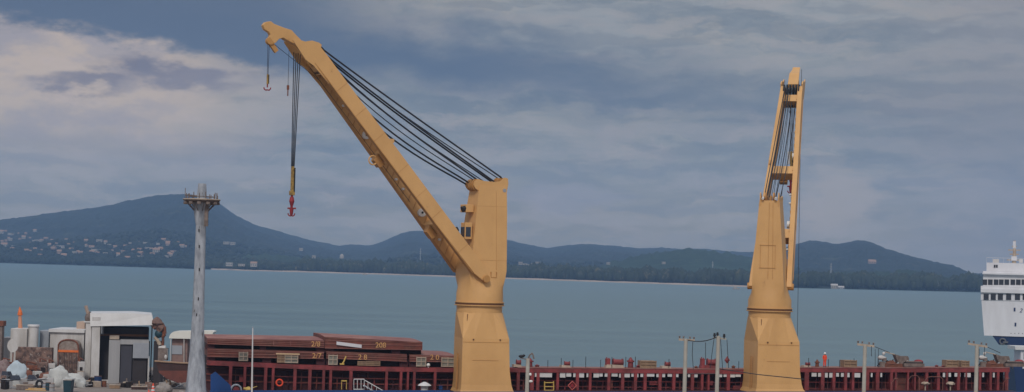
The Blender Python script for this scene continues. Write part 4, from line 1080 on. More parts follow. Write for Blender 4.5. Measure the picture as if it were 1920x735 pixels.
    for a in (4.5, 9.5, 12.5, 16.0, 20.5, 24.0, 27.5):
        for s_ in (1, -1):
            sg = MB(); sg.tube(J(a, -.8, s_ * (wout(a) + .005)), J(a, .78, s_ * (wout(a) + .005)), .022, n=4); sg.build('weld_seam', M['yellow_dark'], cr)
    for z in (5.0, 8.4, 11.2):
        t_ = (z - 3.8) / 9.8; hw_ = 1.95 - .68 * t_ - .02 * (z > 6)
        sg = MB(); sg.tube(L(-2.4, hw_ + .01, z), L(2.1 - 1.15 * t_, hw_ + .01, z), .02, n=4); sg.build('weld_seam', M['yellow_dark'], cr)
    # diagonal lacing seen on the inner sides
    lace = MB()
    for i in range(26):
        a = 3 + i * 1.1
        lace.tube(J(a, -.7, -(wout(a) - .68)), J(a + .8, .7, -(wout(a + .8) - .68)), .05 * S_, n=4)
    lace.build('ladder_rungs', M['yellow_dark'], cr)
    # underside closing plate of the upper and lower jib
    for a0, a1 in ((7.2, 8.6), (17.6, 18.8), (29.9, 31.0)):
        MB().loft([[J(a, -.8, wout(a) - .62), J(a, .62, wout(a) - .62), J(a, .62, -(wout(a) - .62)), J(a, -.8, -(wout(a) - .62))] for a in (a0, a1)]).build('cross_beam', M['yellow'], cr)
    # brackets under the cross beams
    for a, d_ in ((7.9, .9), (18.2, .9)):
        MB().prism([J(a - .9, -.9, .5), J(a + .7, -.9, .5), J(a + .3, -.9 - d_ * .85, .5), J(a - .7, -.9 - d_ * .85, .5)], n * (-1.0 * S_)).build('bracket', M['yellow_dark'], cr)
    MB().torus(J(18.6, -1.75, .4), n, .5 * S_, .09).build('rope_guide', M['yellow'], cr, smooth=True)
    MB().box(J(19.2, .95, 1.7), (.5, .3, .45), Rj).build('stop_block', M['yellow'], cr)
    for a, wv in ((21.0, -1.35), (9.8, -1.6), (25.3, -1.2), (14.8, -1.45), (13.4, -1.5), (6.0, -1.7)):
        big = a in (21.0, 9.8)
        c = J(a, -.1 if big else -.3, wv + .0)
        lo_ = MB().tube(c, c + n * .35 * S_, (.48 if big else .14) * S_, n=16).build('jib_lamp', M['glasslamp'], cr, smooth=True)
        if big: MB().tube(c + n * .35 * S_, c + n * .4 * S_, .13 * S_, n=10).build('lens', M['black'], lo_)
    # head: sheaves between the legs, nose
    for i, wv in enumerate((-1.0, -.6, -.2, .2, .6, 1.0)):
        for a, b, rd in ((jl - .35, .3, .8), (jl - 2.2, -.45, .4)):
            c = J(a, b, wv)
            MB().tube(c - n * .09 * S_, c + n * .09 * S_, rd * S_, n=22).build('sheave', M['black'], cr, smooth=True)
    def tr(px, py, w_):
        """photo outline point -> (a, b) in the plane of the jib, from the first crane"""
        d = ray(px, py); k = (w_ - (CAM - base).dot(n)) / d.dot(n); q = CAM + d * k - O
        return q.dot(e), q.dot(v)
    if which == 1:
        HEAD['cheek'] = [tr(x, y, 1.45) for x, y in ((549, 75), (552, 70), (560, 74), (572, 78), (577, 77), (585, 76), (598, 80), (603, 84), (601, 92), (607, 101), (640, 143), (617, 157), (588, 123), (573, 112), (560, 92))]
        HEAD['nose'] = [tr(x, y, 0.3) for x, y in ((493, 47), (498, 41), (507, 40), (513, 45), (530, 52), (545, 57), (553, 66), (560, 73), (570, 84), (566, 93), (556, 84), (545, 80), (530, 71), (523, 73), (517, 80), (510, 84), (505, 78), (504, 72), (507, 65), (504, 60), (496, 55))]
        HEAD['arm'] = [tr(x, y, 0.3) for x, y in ((503, 75), (509, 73), (516, 84), (523, 94), (517, 99), (508, 86))]
        HEAD['ns'] = tr(506, 77, 0)
        HEAD['top'] = tr(598, 92, 0)
    for s_ in (-1, 1):
        MB().prism([J(a, b, s_ * 1.5) for a, b in HEAD['cheek']], n * (-s_ * .16 * S_)).build('head_plate', M['yellow'], cr)
    tx = max(-q[1] for q in HEAD['nose'])
    hw = lambda b: .75 - .45 * min(1, max(0, -b / tx))
    MB().loft([[J(a, b, hw(b)) for a, b in HEAD['nose']], [J(a, b, -hw(b)) for a, b in HEAD['nose']]]).build('jib_nose', M['yellow'], cr, bevel=.04)
    MB().prism([J(a, b, .22) for a, b in HEAD['arm']], n * (-.44 * S_)).build('rope_arm', M['yellow_dark'], cr)
    c = J(HEAD['ns'][0], HEAD['ns'][1], 0); MB().tube(c - n * .35 * S_, c + n * .35 * S_, .42 * S_, n=20).build('nose_sheave', M['yellow_dark'], cr, smooth=True)
    # ---- luffing ropes
    ends = [((-2.1, .6, 14.6), .85), ((-2.1, -.5, 14.6), .45), ((-1.2, .55, 14.1), .6), ((-1.0, .2, 14.1), .3), ((-.4, -.5, 14.1), .1), ((1.2, .75, 14.3), .7), ((1.3, .25, 14.2), .2), ((1.7, -.25, 13.9), -.2), ((1.75, -.75, 13.7), -.7)]
    SAG = [.15, .7, .35, .45, 1.1, .9, 1.5, 1.9, 2.3]
    for i, ((r, w_, z), w0) in enumerate(ends):
        a = J(HEAD['top'][0] - .1 * i, HEAD['top'][1] - .08 * i, w0); b = L(r, w_, z)
        pts = []
        for k in range(15):
            q = k / 14; p = a.lerp(b, q); p.z -= SAG[i] * 3.2 * q ** .8 * (1 - q) ** 1.2 * S_; pts.append(p)
        MB().path(pts, (.06 if i in (1, 4, 6) else .1) * (1 if which == 1 else .55), 6).build('luffing_rope', M['cable'], cr)
    # rope along the jib underside to the head
    MB().tube(J(12, -1.0, 0), J(jl - 1, -1.15, 0), .03, n=5).tube(J(jl - 3, -1.2, .2), J(HEAD['ns'][0], HEAD['ns'][1], .1), .03, n=5).build('hoist_rope', M['cable'], cr)
    def hookset(top_pts, xy, z_top, z_blk, z_red, z_end, rs, big):
        x, y = xy
        blk = MB(); hh = z_top - z_blk
        c = Vector((x, y, (z_top + z_blk) / 2))
        wd = .34 if big else .2
        blk.box(c, (wd, wd * .8, hh), Rj)
        if big:
            blk.box(c + Vector((0, 0, -hh * .5)), (wd * 1.7, wd * 1.2, .5), Rj)
        o = blk.build('hook_block', M['blockyellow'], cr, bevel=.05)
        MB().box(c + Vector((wd * .62, 0, 0)), (wd * .35, wd * .9, hh * .9), Rj).build('cheek_weight', M['black'], o)
        hk = MB()
        hk.tube((x, y, z_blk - (.2 if big else 0)), (x, y, z_end + .3), .14 if big else .07, n=8)
        if big:
            hk.tube((x, y, z_red + .15), (x, y, z_red - .35), .2, .3, n=10)
            hk.tube((x, y, z_red - .35), (x, y, z_red - .8), .28, .16, n=10)
            hk.tube((x - .45, y, z_end + .85), (x + .5, y, z_end + .85), .09, n=8)
            hk.tube((x, y, z_end + .9), (x, y, z_end + .1), .24, .16, n=10)
        for s_ in (-1, 1):
            q = [(x, y, z_end + .05), (x + s_ * .16, y, z_end - .02), (x + s_ * .34, y, z_end + .12), (x + s_ * .38, y, z_end + .3)]
            if not big or True: hk.path([Vector(p) for p in q], .07, 6)
        hk.build('hook', M['hook_red'], o, smooth=True)
        ro = MB()
        for i, p in enumerate(top_pts):
            q = (i / max(1, len(top_pts) - 1) - .5) * (.3 if big else .1)
            ro.tube(p, (x + q, y, z_top), rs, n=5)
        ro.build('hoist_rope', M['cable'], o)
    Yh = J(jl - 1, -1, 0).y
    if which == 1:
        tops = [P(px, py, Yh) for px, py in ((551, 98), (555, 100), (559, 100), (563, 102))]
        b = P(549, 312, Yh)
        hookset(tops, (b.x, b.y), b.z, P(549, 362, Yh).z, P(549, 372, Yh).z, P(547, 405, Yh).z, .055, True)
        Yn = J(HEAD['ns'][0], HEAD['ns'][1], 0).y
        t2 = [P(502.5, 78, Yn), P(505, 78, Yn)]; b = P(502, 139, Yn)
        hookset(t2, (b.x, b.y), b.z, P(502, 158, Yn).z, P(502, 160, Yn).z, P(501, 169, Yn).z, .03, False)
        Ym = J(jl + 1, 2, 0).y; b = P(540, 164, Ym)
        MB().tube(P(542, 88, Ym), b, .025, n=5).build('signal_line', M['cable'], cr)
        MB().box(b, (.22, .2, .5), Rj).tube(b, P(539.5, 180, Ym), .07, n=6).build('signal_weight', M['rust'], cr)
    else:
        tops = [P(px, 165, Yh) for px in (1481, 1484, 1487, 1490)]
        b = P(1484, 284, Yh)
        hookset(tops, (b.x, b.y), b.z, P(1484, 318, Yh).z, P(1484, 330, Yh).z, P(1483, 362, Yh).z, .035, True)
        MB().box(P(1479, 296, Yh), (.4, .3, 1.6), Rj).build('white_tag', M['white'], cr, bevel=.05)
        Yn = J(HEAD['ns'][0], HEAD['ns'][1], 0).y
        MB().tube(P(1503, 130, Yn), P(1494, 700, Yn), .03, n=5).build('whip_line', M['cable'], cr)
    return cr
r1, z1 = PS(899, 569, 0)
b1 = W(r1, 0, z1)
make_crane(b1, R(180 + 26), 1.0, 'left yellow ship crane with its jib raised to the left and a red hook hanging', 1)
r2, z2 = PS(1443, 580, 0)
b2 = W(r2, 0, z2)
make_crane(b2, R(90 - 14.3), 0.945, 'right yellow ship crane seen end-on with its forked jib pointing away', 2, R(54.8))

# ------------------------------------------------------------------ light tower
YM = 215.0
b = P(367, 735, YM); base = Vector((b.x, b.y, QZ)); topz = P(376, 368, YM).z
lt = thing('light_tower', 'tall grey high-mast light tower with a round platform at the left', 'light tower', base)
n_ = 20
bx_ = base.x
def cr_(z, r): return [Vector((base.x + r * math.cos(2 * math.pi * i / n_), base.y + r * math.sin(2 * math.pi * i / n_), z)) for i in range(n_)]
wz = lambda py: P(372, py, YM).z
k = YM / F
MB().loft([cr_(QZ, 1.7), cr_(QZ + 3, 1.4), cr_(wz(735), 1.12), cr_(wz(700), .94), cr_(wz(660), .78), cr_(wz(610), .67), cr_(wz(540), .58), cr_(wz(415), .53)]).build('shaft', M['galv'], lt, smooth=True)
MB().loft([cr_(wz(425), .5), cr_(wz(415), .62), cr_(wz(400), .75), cr_(wz(387), .85), cr_(wz(380), .95)]).build('flared_neck', M['galv'], lt, smooth=True)
MB().loft([cr_(wz(379.5), 1.3), cr_(wz(377.5), 1.85), cr_(wz(375.5), 1.95), cr_(wz(374), 1.7)]).build('platform', M['lampdark'], lt, smooth=True)
MB().torus((base.x, base.y, wz(374)), (0, 0, 1), 1.9, .07, 32, 6).build('rim', M['cream'], lt)
MB().loft([cr_(wz(374), .52), cr_(wz(360), .50), cr_(wz(344), .42)]).build('top_drum', M['galv'], lt, smooth=True)
for i in range(12):
    t = 2 * math.pi * i / 12; p = Vector((base.x + 1.7 * math.cos(t), base.y + 1.7 * math.sin(t), wz(379) - .1))
    MB().box(p, (.38, .38, .28), Matrix.Rotation(t, 3, 'Z')).build('floodlight', M['lampdark'], lt, bevel=.03)
for i in range(10):
    t = 2 * math.pi * i / 10
    MB().tube((bx_ + .6 * math.cos(t), base.y + .6 * math.sin(t), wz(398)), (bx_ + 1.6 * math.cos(t), base.y + 1.6 * math.sin(t), wz(379)), .05, n=5).build('strut', M['lampdark'], lt)
rl = MB()
for i in range(16):
    t = 2 * math.pi * i / 16; p = Vector((base.x + 1.6 * math.cos(t), base.y + 1.6 * math.sin(t), wz(374)))
    rl.tube(p, p + Vector((0, 0, random.uniform(.3, .8))), .05, n=5)
rl.torus((base.x, base.y, wz(374) + .3), (0, 0, 1), 1.3, .04, 24, 5)
rl.build('guard_rail', M['lampdark'], lt)
bx, bz = base.x, wz(374)
MB().tube((bx - 1.75, base.y, bz), (bx - 1.75, base.y, wz(353)), .035).tube((bx - 1.8, base.y, wz(366)), (bx - .3, base.y, wz(367)), .05).tube((bx + 1.65, base.y, bz), (bx + 1.65, base.y, wz(366)), .05).build('antenna_rod', M['lampdark'], lt)
MB().box((bx + .62, base.y - .5, (wz(382) + wz(424)) / 2), (.36, .4, wz(382) - wz(424))).build('cable_duct', M['lampdark'], lt)
for py in (432, 462, 505, 560, 590): MB().box((bx + .1 * math.sin(py), base.y - .62, wz(py)), (.1, .12, .3)).build('access_hatch', M['void'], lt)

# ------------------------------------------------------------------ utility poles
def pole(px_t, py_t, px_b, Y, label, arm=None, low=None, lamps=None):
    t_ = P(px_t, py_t, Y); b = P(px_b, 735, Y)
    base = Vector((b.x + (b.x - t_.x) * (b.z - QZ) / (t_.z - b.z) * .0, b.y, QZ))
    o = thing('utility_pole', label, 'utility pole', base, 0, 'concrete utility poles along the quay')
    MB().tube(base, t_, .19, .12, n=10).build('pole', M['concrete'], o, smooth=True)
    if arm:
        x0, y0, x1, y1 = arm
        MB().hexa(*[[P(x0, y0, Y) + Vector((0, .1, dz)), P(x1, y1, Y) + Vector((0, .1, dz)), P(x1, y1, Y) + Vector((0, .22, dz)), P(x0, y0, Y) + Vector((0, .22, dz))] for dz in (-.05, .08)]).build('crossarm', M['cream'], o)
        for q in (.05, .3, .7, .95):
            x, y = x0 + (x1 - x0) * q, y0 + (y1 - y0) * q; p = P(x, y, Y) + Vector((0, .15, .1))
            MB().tube(p, p + Vector((0, 0, .10)), .05, n=8).tube(p + Vector((0, 0, .1)), p + Vector((0, 0, .14)), .08, .04, n=8).build('insulator', M['lampdark'], o, smooth=True)
    return o
Yp = 130.0
pole(1286, 635, 1282, Yp, 'concrete utility pole with a long crossarm, first of the wired pair', arm=(1273, 637, 1303, 639))
o = pole(1347, 630, 1342, Yp, 'taller concrete utility pole with black insulators, second of the wired pair')
MB().hexa(*[[P(1338, 633, Yp) + Vector((0, .1, dz)), P(1362, 636, Yp) + Vector((0, .1, dz)), P(1362, 636, Yp) + Vector((0, .2, dz)), P(1338, 633, Yp) + Vector((0, .2, dz))] for dz in (-.05, .06)]).build('crossarm', M['concrete'], o)
for x, y in ((1340, 632), (1345.5, 630.5), (1358, 633.5)):
    p = P(x, y, Yp) + Vector((0, .1, .05)); MB().tube(p, p + Vector((0, 0, .2)), .09, .06, n=8).tube(p + Vector((0, 0, -.1)), p, .04, n=6).build('insulator', M['black'], o, smooth=True)
pole(1622, 647, 1617, Yp, 'concrete utility pole with a tan crossarm right of the brown crate', arm=(1608, 646, 1640, 650))
pole(1832, 647, 1827, Yp, 'concrete utility pole with a tan crossarm nearest the white ferry', arm=(1816, 645, 1852, 651))
o = pole(990, 672, 986, Yp, 'short concrete pole with a curved lamp right of the left crane')
MB().path([P(990, 673, Yp), P(993, 666, Yp), P(998, 662, Yp), P(1000, 668, Yp), P(1001, 673, Yp)], .05, 6).tube(P(975, 671, Yp), P(989, 674, Yp), .03).build('lamp_arm', M['lampdark'], o)
MB().ball(P(978, 668, Yp), (.2, .12, .1), 2).ball(P(982, 666.5, Yp), (.12, .1, .08), 1).build('lamp_head', M['black'], o, smooth=True)
MB().ball(P(994, 702, Yp), (.1, .1, .1), 2).ball(P(995, 715, Yp), (.14, .1, .08), 2).build('white_fitting', M['glasslamp'], o, smooth=True)
def wire(pts, label, r=.02, Y=Yp, sag=0):
    w_ = MB(); q = []
    for a, b in zip(pts[:-1], pts[1:]):
        for i in range(6):
            t = i / 5; p = P(a[0] + (b[0] - a[0]) * t, a[1] + (b[1] - a[1]) * t + sag * 4 * t * (1 - t), Y); q.append(p)
    w_.path(q, r, 5)
    return tag(w_.build('overhead_wire', M['cable']), label, 'wire', 'wires strung on the utility poles')
wire([(1290, 638), (1346, 631)], 'upper wire sagging between the wired pair of poles', .03, sag=5)
wire([(1303, 640), (1340, 634)], 'lower wire sagging between the wired pair of poles', .02, sag=2.5)
wire([(1299, 641), (1298, 665), (1300, 692)], 'drop wire hanging just right of the first pole', .02)
wire([(1323, 642), (1323, 675)], 'drop wire hanging midway between the wired pair of poles', .02)
wire([(1339, 634), (1334, 670), (1332, 690)], 'drop wire hanging just left of the second pole', .02)
wire([(1351, 636), (1353, 665), (1355, 692)], 'drop wire hanging just right of the second pole', .02)
wire([(1363, 637), (1365, 670), (1366, 690)], 'outermost drop wire right of the second pole', .02)
wire([(1347, 691), (1420, 702), (1508, 711)], 'dark wire crossing in front of the right crane pedestal', .03)
wire([(1284, 701), (1345, 701)], 'pale conduit slung low between the wired pair of poles', .03)
wire([(1634, 649), (1634, 668)], 'short drop wire from the crossarm right of the brown crate', .02)
wire([(1640, 650), (1668, 661)], 'stay wire running from the crossarm to the left deck machinery', .02)
wire([(1846, 650), (1846, 668)], 'short drop wire from the crossarm nearest the ferry', .02)
wire([(1852, 651), (1876, 662)], 'stay wire running from the crossarm to the right deck machinery', .02)

# ------------------------------------------------------------------ ferry and tug at the right edge
YF = 372.0
def PF(px, py, d=0): 
    p = P(px, py, YF); return Vector((p.x, p.y + d, p.z))
fe = thing('ferry', 'white passenger ferry with rows of dark windows at the right edge', 'ferry', Vector((P(1930, 600, YF).x, YF + 12, -1)))
X1 = P(2080, 500, YF).x - P(1920, 500, YF).x     # hull continues right of the frame
def slab(x0, y0, y1, depth, m, name, taper=0, d0=0, x1=2090, parent=fe, bev=0.0):
    a = PF(x0 + taper, y1, d0); b = PF(x1, y1, d0); c = PF(x1, y0, d0); d = PF(x0, y0, d0)
    zb = a.z; zt = d.z
    q0 = [(a.x, a.y, zb), (b.x, b.y, zb), (b.x, b.y + depth, zb), (a.x, a.y + depth, zb)]
    q1 = [(d.x, d.y, zt), (c.x, c.y, zt), (c.x, c.y + depth, zt), (d.x, d.y + depth, zt)]
    return MB().hexa([Vector(p) for p in q0], [Vector(p) for p in q1]).build(name, m, parent, bevel=bev)
slab(1840, 562, 629, 24, M['ferryblue'] if False else M['ferrywhite'], 'upper_hull', taper=5)
slab(1839, 536, 562.2, 24.2, M['ferrywhite'], 'passenger_deck', d0=-.1)
slab(1843, 508, 536, 22, M['ferrywhite'], 'bridge_deck', d0=.8)
slab(1839, 541, 548, 24.6, M['ferrywhite'], 'deck_edge', d0=-.5)
slab(1842, 511, 514, 22.6, M['ferrywhite'], 'deck_edge', d0=.2)
slab(1849, 492, 508, 18, M['ferrywhite'], 'top_house', d0=2.5)
slab(1860, 629.2, 646, 22, M['ferryblue'], 'lower_hull', taper=12, d0=.2)
# raked bow down to the water
a = [PF(1893, 646, .3), PF(2090, 646, .3)]
bowq = [(a[0].x, a[0].y, a[0].z), (a[1].x, a[1].y, a[1].z), (a[1].x, a[1].y + 22, a[1].z), (a[0].x, a[0].y + 22, a[0].z)]
btm = P(1985, 800, YF)
bq = [(btm.x, YF + 3, -1), (a[1].x, YF + 3, -1), (a[1].x, YF + 18, -1), (btm.x, YF + 18, -1)]
MB().hexa([Vector(p) for p in bq], [Vector(p) for p in bowq]).build('bow', M['ferryblue'], fe)
for row, (y0, y1, d0, xs) in enumerate([(524, 534, .72, [1842, 1852, 1862.5, 1872, 1882, 1893, 1903, 1913, 1923, 1934]), (551, 562, -.18, [1844, 1857, 1870, 1885, 1901, 1915, 1929])]):
    for i, x in enumerate(xs):
        wd = (8.6 if row == 0 else 9.5)
        a = PF(x, y1, d0); b = PF(x + wd, y0, d0)
        MB().hexa([Vector((a.x, a.y, a.z)), Vector((b.x, a.y, a.z)), Vector((b.x, a.y + .1, a.z)), Vector((a.x, a.y + .1, a.z))], [Vector((a.x, a.y, b.z)), Vector((b.x, a.y, b.z)), Vector((b.x, a.y + .1, b.z)), Vector((a.x, a.y + .1, b.z))]).build('window', M['window'], fe)
for x, y, h in ((1900.5, 577, 7), (1902, 605, 7)):
    p = PF(x, y + 3, -.03); MB().box((p.x, p.y, p.z), (.3, .1, .65)).build('porthole', M['ferryblue'], fe)
def ftext(t, px, py, h, name):
    cu = bpy.data.curves.new(name, 'FONT'); cu.body = t; cu.size = h * 1.35; cu.extrude = .01; cu.align_y = 'CENTER'
    cu.shear = .3
    to = bpy.data.objects.new(name, cu); COL.objects.link(to); bpy.context.view_layer.update()
    me = bpy.data.meshes.new_from_object(to); bpy.data.objects.remove(to); me.materials.clear(); me.materials.append(M['ferryblue'])
    p = PF(px, py, -.05); me.transform(WM[fe.name].inverted() @ Matrix.Translation(p) @ Matrix.Rotation(R(90), 4, 'X'))
    o = bpy.data.objects.new(name, me); COL.objects.link(o); o.parent = fe
ftext('2', 1909, 582, .75, 'hull_letter')
for i, x in enumerate((1894, 1901, 1908, 1915)):
    p = PF(x, 624.5, -.03); MB().box((p.x, p.y, p.z), (.12, .08, .12)).build('porthole', M['window'], fe)
ms = MB(); p = PF(1899, 508, 8); q = PF(1900.5, 450, 8)
ms.tube((p.x, p.y, p.z), (p.x + .05, p.y, q.z), .45, .2, n=10)
for py, wd in ((468, 2.2), (476, 1.6), (487, 2.6), (461, .9)): z = PF(1900, py, 8).z; ms.box((p.x, p.y, z), (wd, .3, .2))
ms.build('mast', M['cream'], fe)
MB().box((p.x, p.y, PF(1900, 458, 8).z), (.5, .5, 1.3)).build('radar', M['ferrywhite'], fe)
MB().box((p.x, p.y - .1, PF(1900, 484, 8).z), (1.0, .8, .8)).build('radar', M['ferrywhite'], fe)
tp = MB()
for x, wd in ((1866, 12), (1912, 8)):
    a = PF(x, 498, 2.45); tp.box((a.x, a.y + 2, PF(x, 489, 2).z), (wd * .09, 1.2, .7))
tp.build('roof_gear', M['offwhite'], fe)
wv = MB()
for x in (1864, 1868): p = PF(x, 499, 2.45); wv.box((p.x, p.y, p.z), (.3, .1, .5))
wv.build('vent_slot', M['window'], fe)
rl = MB(); a = PF(1849, 492, 2.6); b = PF(2090, 492, 2.6)
zt = a.z + .9
for i in range(24): x = a.x + (b.x - a.x) * i / 23; rl.tube((x, a.y, a.z), (x, a.y, zt), .02, n=4)
rl.tube((a.x, a.y, zt), (b.x, a.y, zt), .035, n=4).build('rail', M['ferrywhite'], fe)
p = PF(1881, 640, .0); MB().torus((p.x - .2, p.y - .1, p.z), (0, 1, 0), .5, .15).box((p.x + .3, p.y - .2, p.z - .1), (.9, .3, .3)).build('anchor', mat('anchor_steel', (0.12, 0.13, 0.15), .7), fe)
def turn(o, pivot, ang):
    Mr = Matrix.Translation(pivot) @ Matrix.Rotation(ang, 4, 'Z') @ Matrix.Translation(-pivot)
    o.matrix_world = Mr @ o.matrix_world
    WM[o.name] = Mr @ WM[o.name]
turn(fe, Vector((P(1838, 560, YF).x, YF, 0)), R(-14))
# tug
YT = 300.0
tg = thing('tugboat', 'small tug with a white cabin and dark blue hull at the lower right corner', 'tugboat', Vector((P(1930, 700, YT).x, YT, -.8)))
def PT(px, py, d=0): p = P(px, py, YT); return Vector((p.x, p.y + d, p.z))
z_d = PT(1910, 682).z
x0 = PT(1906, 700).x; x1 = x0 + 16
MB().loft([[Vector((x0 + 3, YT + 1, -.8)), Vector((x1 - 1, YT + 1, -.8)), Vector((x1 - 1, YT + 5, -.8)), Vector((x0 + 3, YT + 5, -.8))],
           [Vector((x0 + .4, YT, 4)), Vector((x1, YT, 4)), Vector((x1, YT + 6, 4)), Vector((x0 + .4, YT + 6, 4))],
           [Vector((x0 - .5, YT - .2, z_d)), Vector((x1, YT - .2, z_d)), Vector((x1, YT + 6.2, z_d)), Vector((x0 - .5, YT + 6.2, z_d))]]).build('hull', M['ferryblue'], tg)
MB().box((x0 + 4, YT + 3, (z_d + PT(1910, 656).z) / 2), (6.4, 4, PT(1910, 656).z - z_d)).build('cabin', M['ferrywhite'], tg, bevel=.06)
MB().box((x0 + 4, YT + 3, PT(1910, 653).z), (8.2, 4.8, .5)).build('cabin_roof', M['white'], tg)
for i in range(5):
    MB().box((x0 + 1.6 + i * 1.2, YT + .98, PT(1910, 668).z), (.7, .06, .9)).build('window', M['window'], tg)
MB().box((x0 + 1.2, YT - .25, PT(1910, 687).z), (.8, .1, .6)).build('scuttle', M['white'], tg)

# ------------------------------------------------------------------ scrap yard on the quay at the left
def bxp(px0, px1, py0, py1, Y, D, ground=False):
    a = P(px0, py1, Y); b = P(px1, py0, Y)
    z0 = QZ + .01 if ground else a.z
    return MB().hexa([Vector((a.x, Y, z0)), Vector((b.x, Y, z0)), Vector((b.x, Y + D, z0)), Vector((a.x, Y + D, z0))], [Vector((a.x, Y, b.z)), Vector((b.x, Y, b.z)), Vector((b.x, Y + D, b.z)), Vector((a.x, Y + D, b.z))])
YY = 335.0
c = P(225, 700, YY)
sh = thing('warehouse', 'large white warehouse with a dark open upper storey and grey front rooms', 'warehouse', (c.x, YY + 5, QZ))
bxp(172, 190.5, 594, 700, YY, 12, True).build('side_wall', M['offwhite'], sh)
bxp(190.5, 286, 616, 700, YY + 3, 9, True).build('dark_interior_wall', M['dark'], sh)
rf = MB(); q0 = [P(171, 611, YY - .2), P(288, 609.5, YY - .2), P(286, 590, YY + .3), P(250, 587, YY + .3), P(172, 587, YY + .3)]
rf.prism(q0, (0, 12.5, 0)); rf.build('roof_fascia', M['white'], sh)
bxp(284, 286, 611, 700, YY + .2, 11, True).build('right_wall', M['dark'], sh)
bxp(285.9, 290, 640, 700, YY + 4, 1, True).build('corner_post', M['dark'], sh)
bxp(192, 284, 627.5, 629, YY + 2.5, .4).build('floor_beam', M['seam'], sh)
bxp(203, 225.5, 638, 699, YY - .6, 3.4, True).build('corrugated_room', M['greywall'], sh)
bxp(225.5, 278.5, 638, 645, YY - .55, 3.4).build('lintel', M['greywall'], sh)
bxp(225.6, 248, 645, 699, YY - .3, .3, True).build('door', mat('dark_grey_door', (0.05, 0.05, 0.065), .6), sh)
bxp(248, 278.4, 643.5, 671, YY - .65, .3).build('wall_panel', M['greywall2'], sh)
bxp(248, 275, 671, 699, YY - .2, .3, True).build('dark_bay', M['dark'], sh)
bxp(275.5, 279, 668, 699, YY - .6, .3, True).build('corner_post', M['offwhite'], sh)
bxp(210, 228, 628.5, 635.5, YY + 1.5, .6).build('sill_box', M['cream'], sh)
bxp(189.5, 196.5, 609.5, 627, YY - .1, .6).build('window_frame', M['black'], sh)
bxp(191.5, 193.2, 611, 625, YY - .15, .1).build('window_glass', M['greywall2'], sh)
turn(sh, Vector((P(288, 640, YY).x, YY, 0)), R(10.5))
o = thing('white_annex', 'tall narrow white annex left of the warehouse with a dark downpipe', 'building', (P(165, 700, YY).x, YY + 3, QZ))
bxp(158, 172, 604, 695, YY + 1, 8, True).build('wall', M['offwhite'], o)
bxp(174, 176.5, 612, 690, YY - .25, .3).build('downpipe', M['galv'], o)
for y in (648, 653, 664): bxp(173.6, 177, y, y + 5, YY - .3, .3).build('pipe_bracket', M['dark'], o)
bxp(157, 173, 602.5, 604.5, YY + .8, 8.4).build('coping', M['white'], o)
tag(bxp(143, 159, 603.5, 622, YY + 6, 5, True).build('chimney_block', M['beige'], bevel=.05), 'beige block standing above the low white shed', 'block')
o = thing('low_shed', 'low white flat-roofed shed behind the arched rusty frame', 'shed', (P(125, 700, YY).x, YY + 6, QZ))
bxp(92, 158, 622, 690, YY + 2, 9, True).build('wall', M['offwhite'], o)
bxp(91, 158.5, 618.5, 622.5, YY + 1.6, 10).build('roof_edge', M['white'], o)
# arched rusty frame cabin
o = thing('arched_cage', 'rusty arched cage with a corrugated lower skirt before the low white shed', 'cage', (P(128, 700, YY).x, YY, QZ))
pts = []
for i in range(13):
    t = math.pi * i / 12; pts.append(P(128 - 19 * math.cos(t), 654 - 17 * (math.sin(t) ** .6), YY - 1.5))
MB().prism([P(109, 683, YY - 1.45)] + pts + [P(147, 683, YY - 1.45)], (0, 2.6, 0)).build('mesh_panel', mat('brown_mesh', (0.17, 0.12, 0.10), .8, (0.32, 0.28, 0.25), 2.2, .9), o)
MB().path([P(109, 690, YY - 1.6)] + pts + [P(147, 690, YY - 1.6)], .14, 6).build('arch', M['rust'], o)
bxp(109, 147, 657, 660, YY - 1.7, .3).build('cross_band', M['orange'], o)
cor = MB()
for i in range(12): a = P(110.5 + i * 3.2, 661, YY - 1.6); cor.tube(Vector((a.x, YY - 1.6, QZ)), a, .11, n=6)
cor.build('corrugated_skirt', M['brick'], o)
# white tank blocks further left
tag(bxp(18, 51, 616.5, 672, YY + 2, 5, True).build('white_block', M['offwhite'], bevel=.08), 'square white concrete block below the orange beacon', 'block')
o = thing('white_tank', 'white cylindrical tank with a wider cap beside the square block', 'tank', (P(63, 690, YY).x, YY + 3, QZ))
a = P(63, 612, YY + 3); MB().tube((a.x, a.y, QZ), a, .9, .85, n=20).build('shell', M['offwhite'], o, smooth=True)
MB().tube(a, a + Vector((0, 0, .3)), 1.0, .95, n=20).build('cap', M['white'], o, smooth=True)
tag(bxp(73, 92, 620, 672, YY + 5, 4, True).build('grey_block', M['greywall2'], bevel=.05), 'grey concrete block left of the low white shed', 'block')
tag(bxp(2, 19, 633, 672, YY + 4, 4, True).build('grey_block', M['greywall'], bevel=.05), 'low grey block at the left edge beside the white block', 'block')
o = thing('beacon', 'orange harbour beacon with a pointed top on a pinkish post', 'beacon', P(38, 617, YY + 4))
a = P(38, 617, YY + 4); b = P(37.5, 591, YY + 4); c = P(37, 575, YY + 4)
MB().loft([[a + Vector((r * math.cos(t), r * math.sin(t), 0)) for t in [i * math.pi / 4 for i in range(8)]] for a, r in ((a, .38), (b, .26))]).build('post', mat('faded_orange', (0.62, 0.28, 0.17), .7), o)
MB().tube(b, b + Vector((0, 0, .5)), .42, .36, n=10).tube(b + Vector((0, 0, .5)), c, .36, .05, n=10).build('lantern', M['orange'], o, smooth=True)
# brown brick wall of rubble
tag(bxp(28, 98, 652, 690, YY - 2, 1.2, True).build('brown_wall', M['brick'], bevel=.1), 'low brown brick wall running below the white block and tank', 'wall')
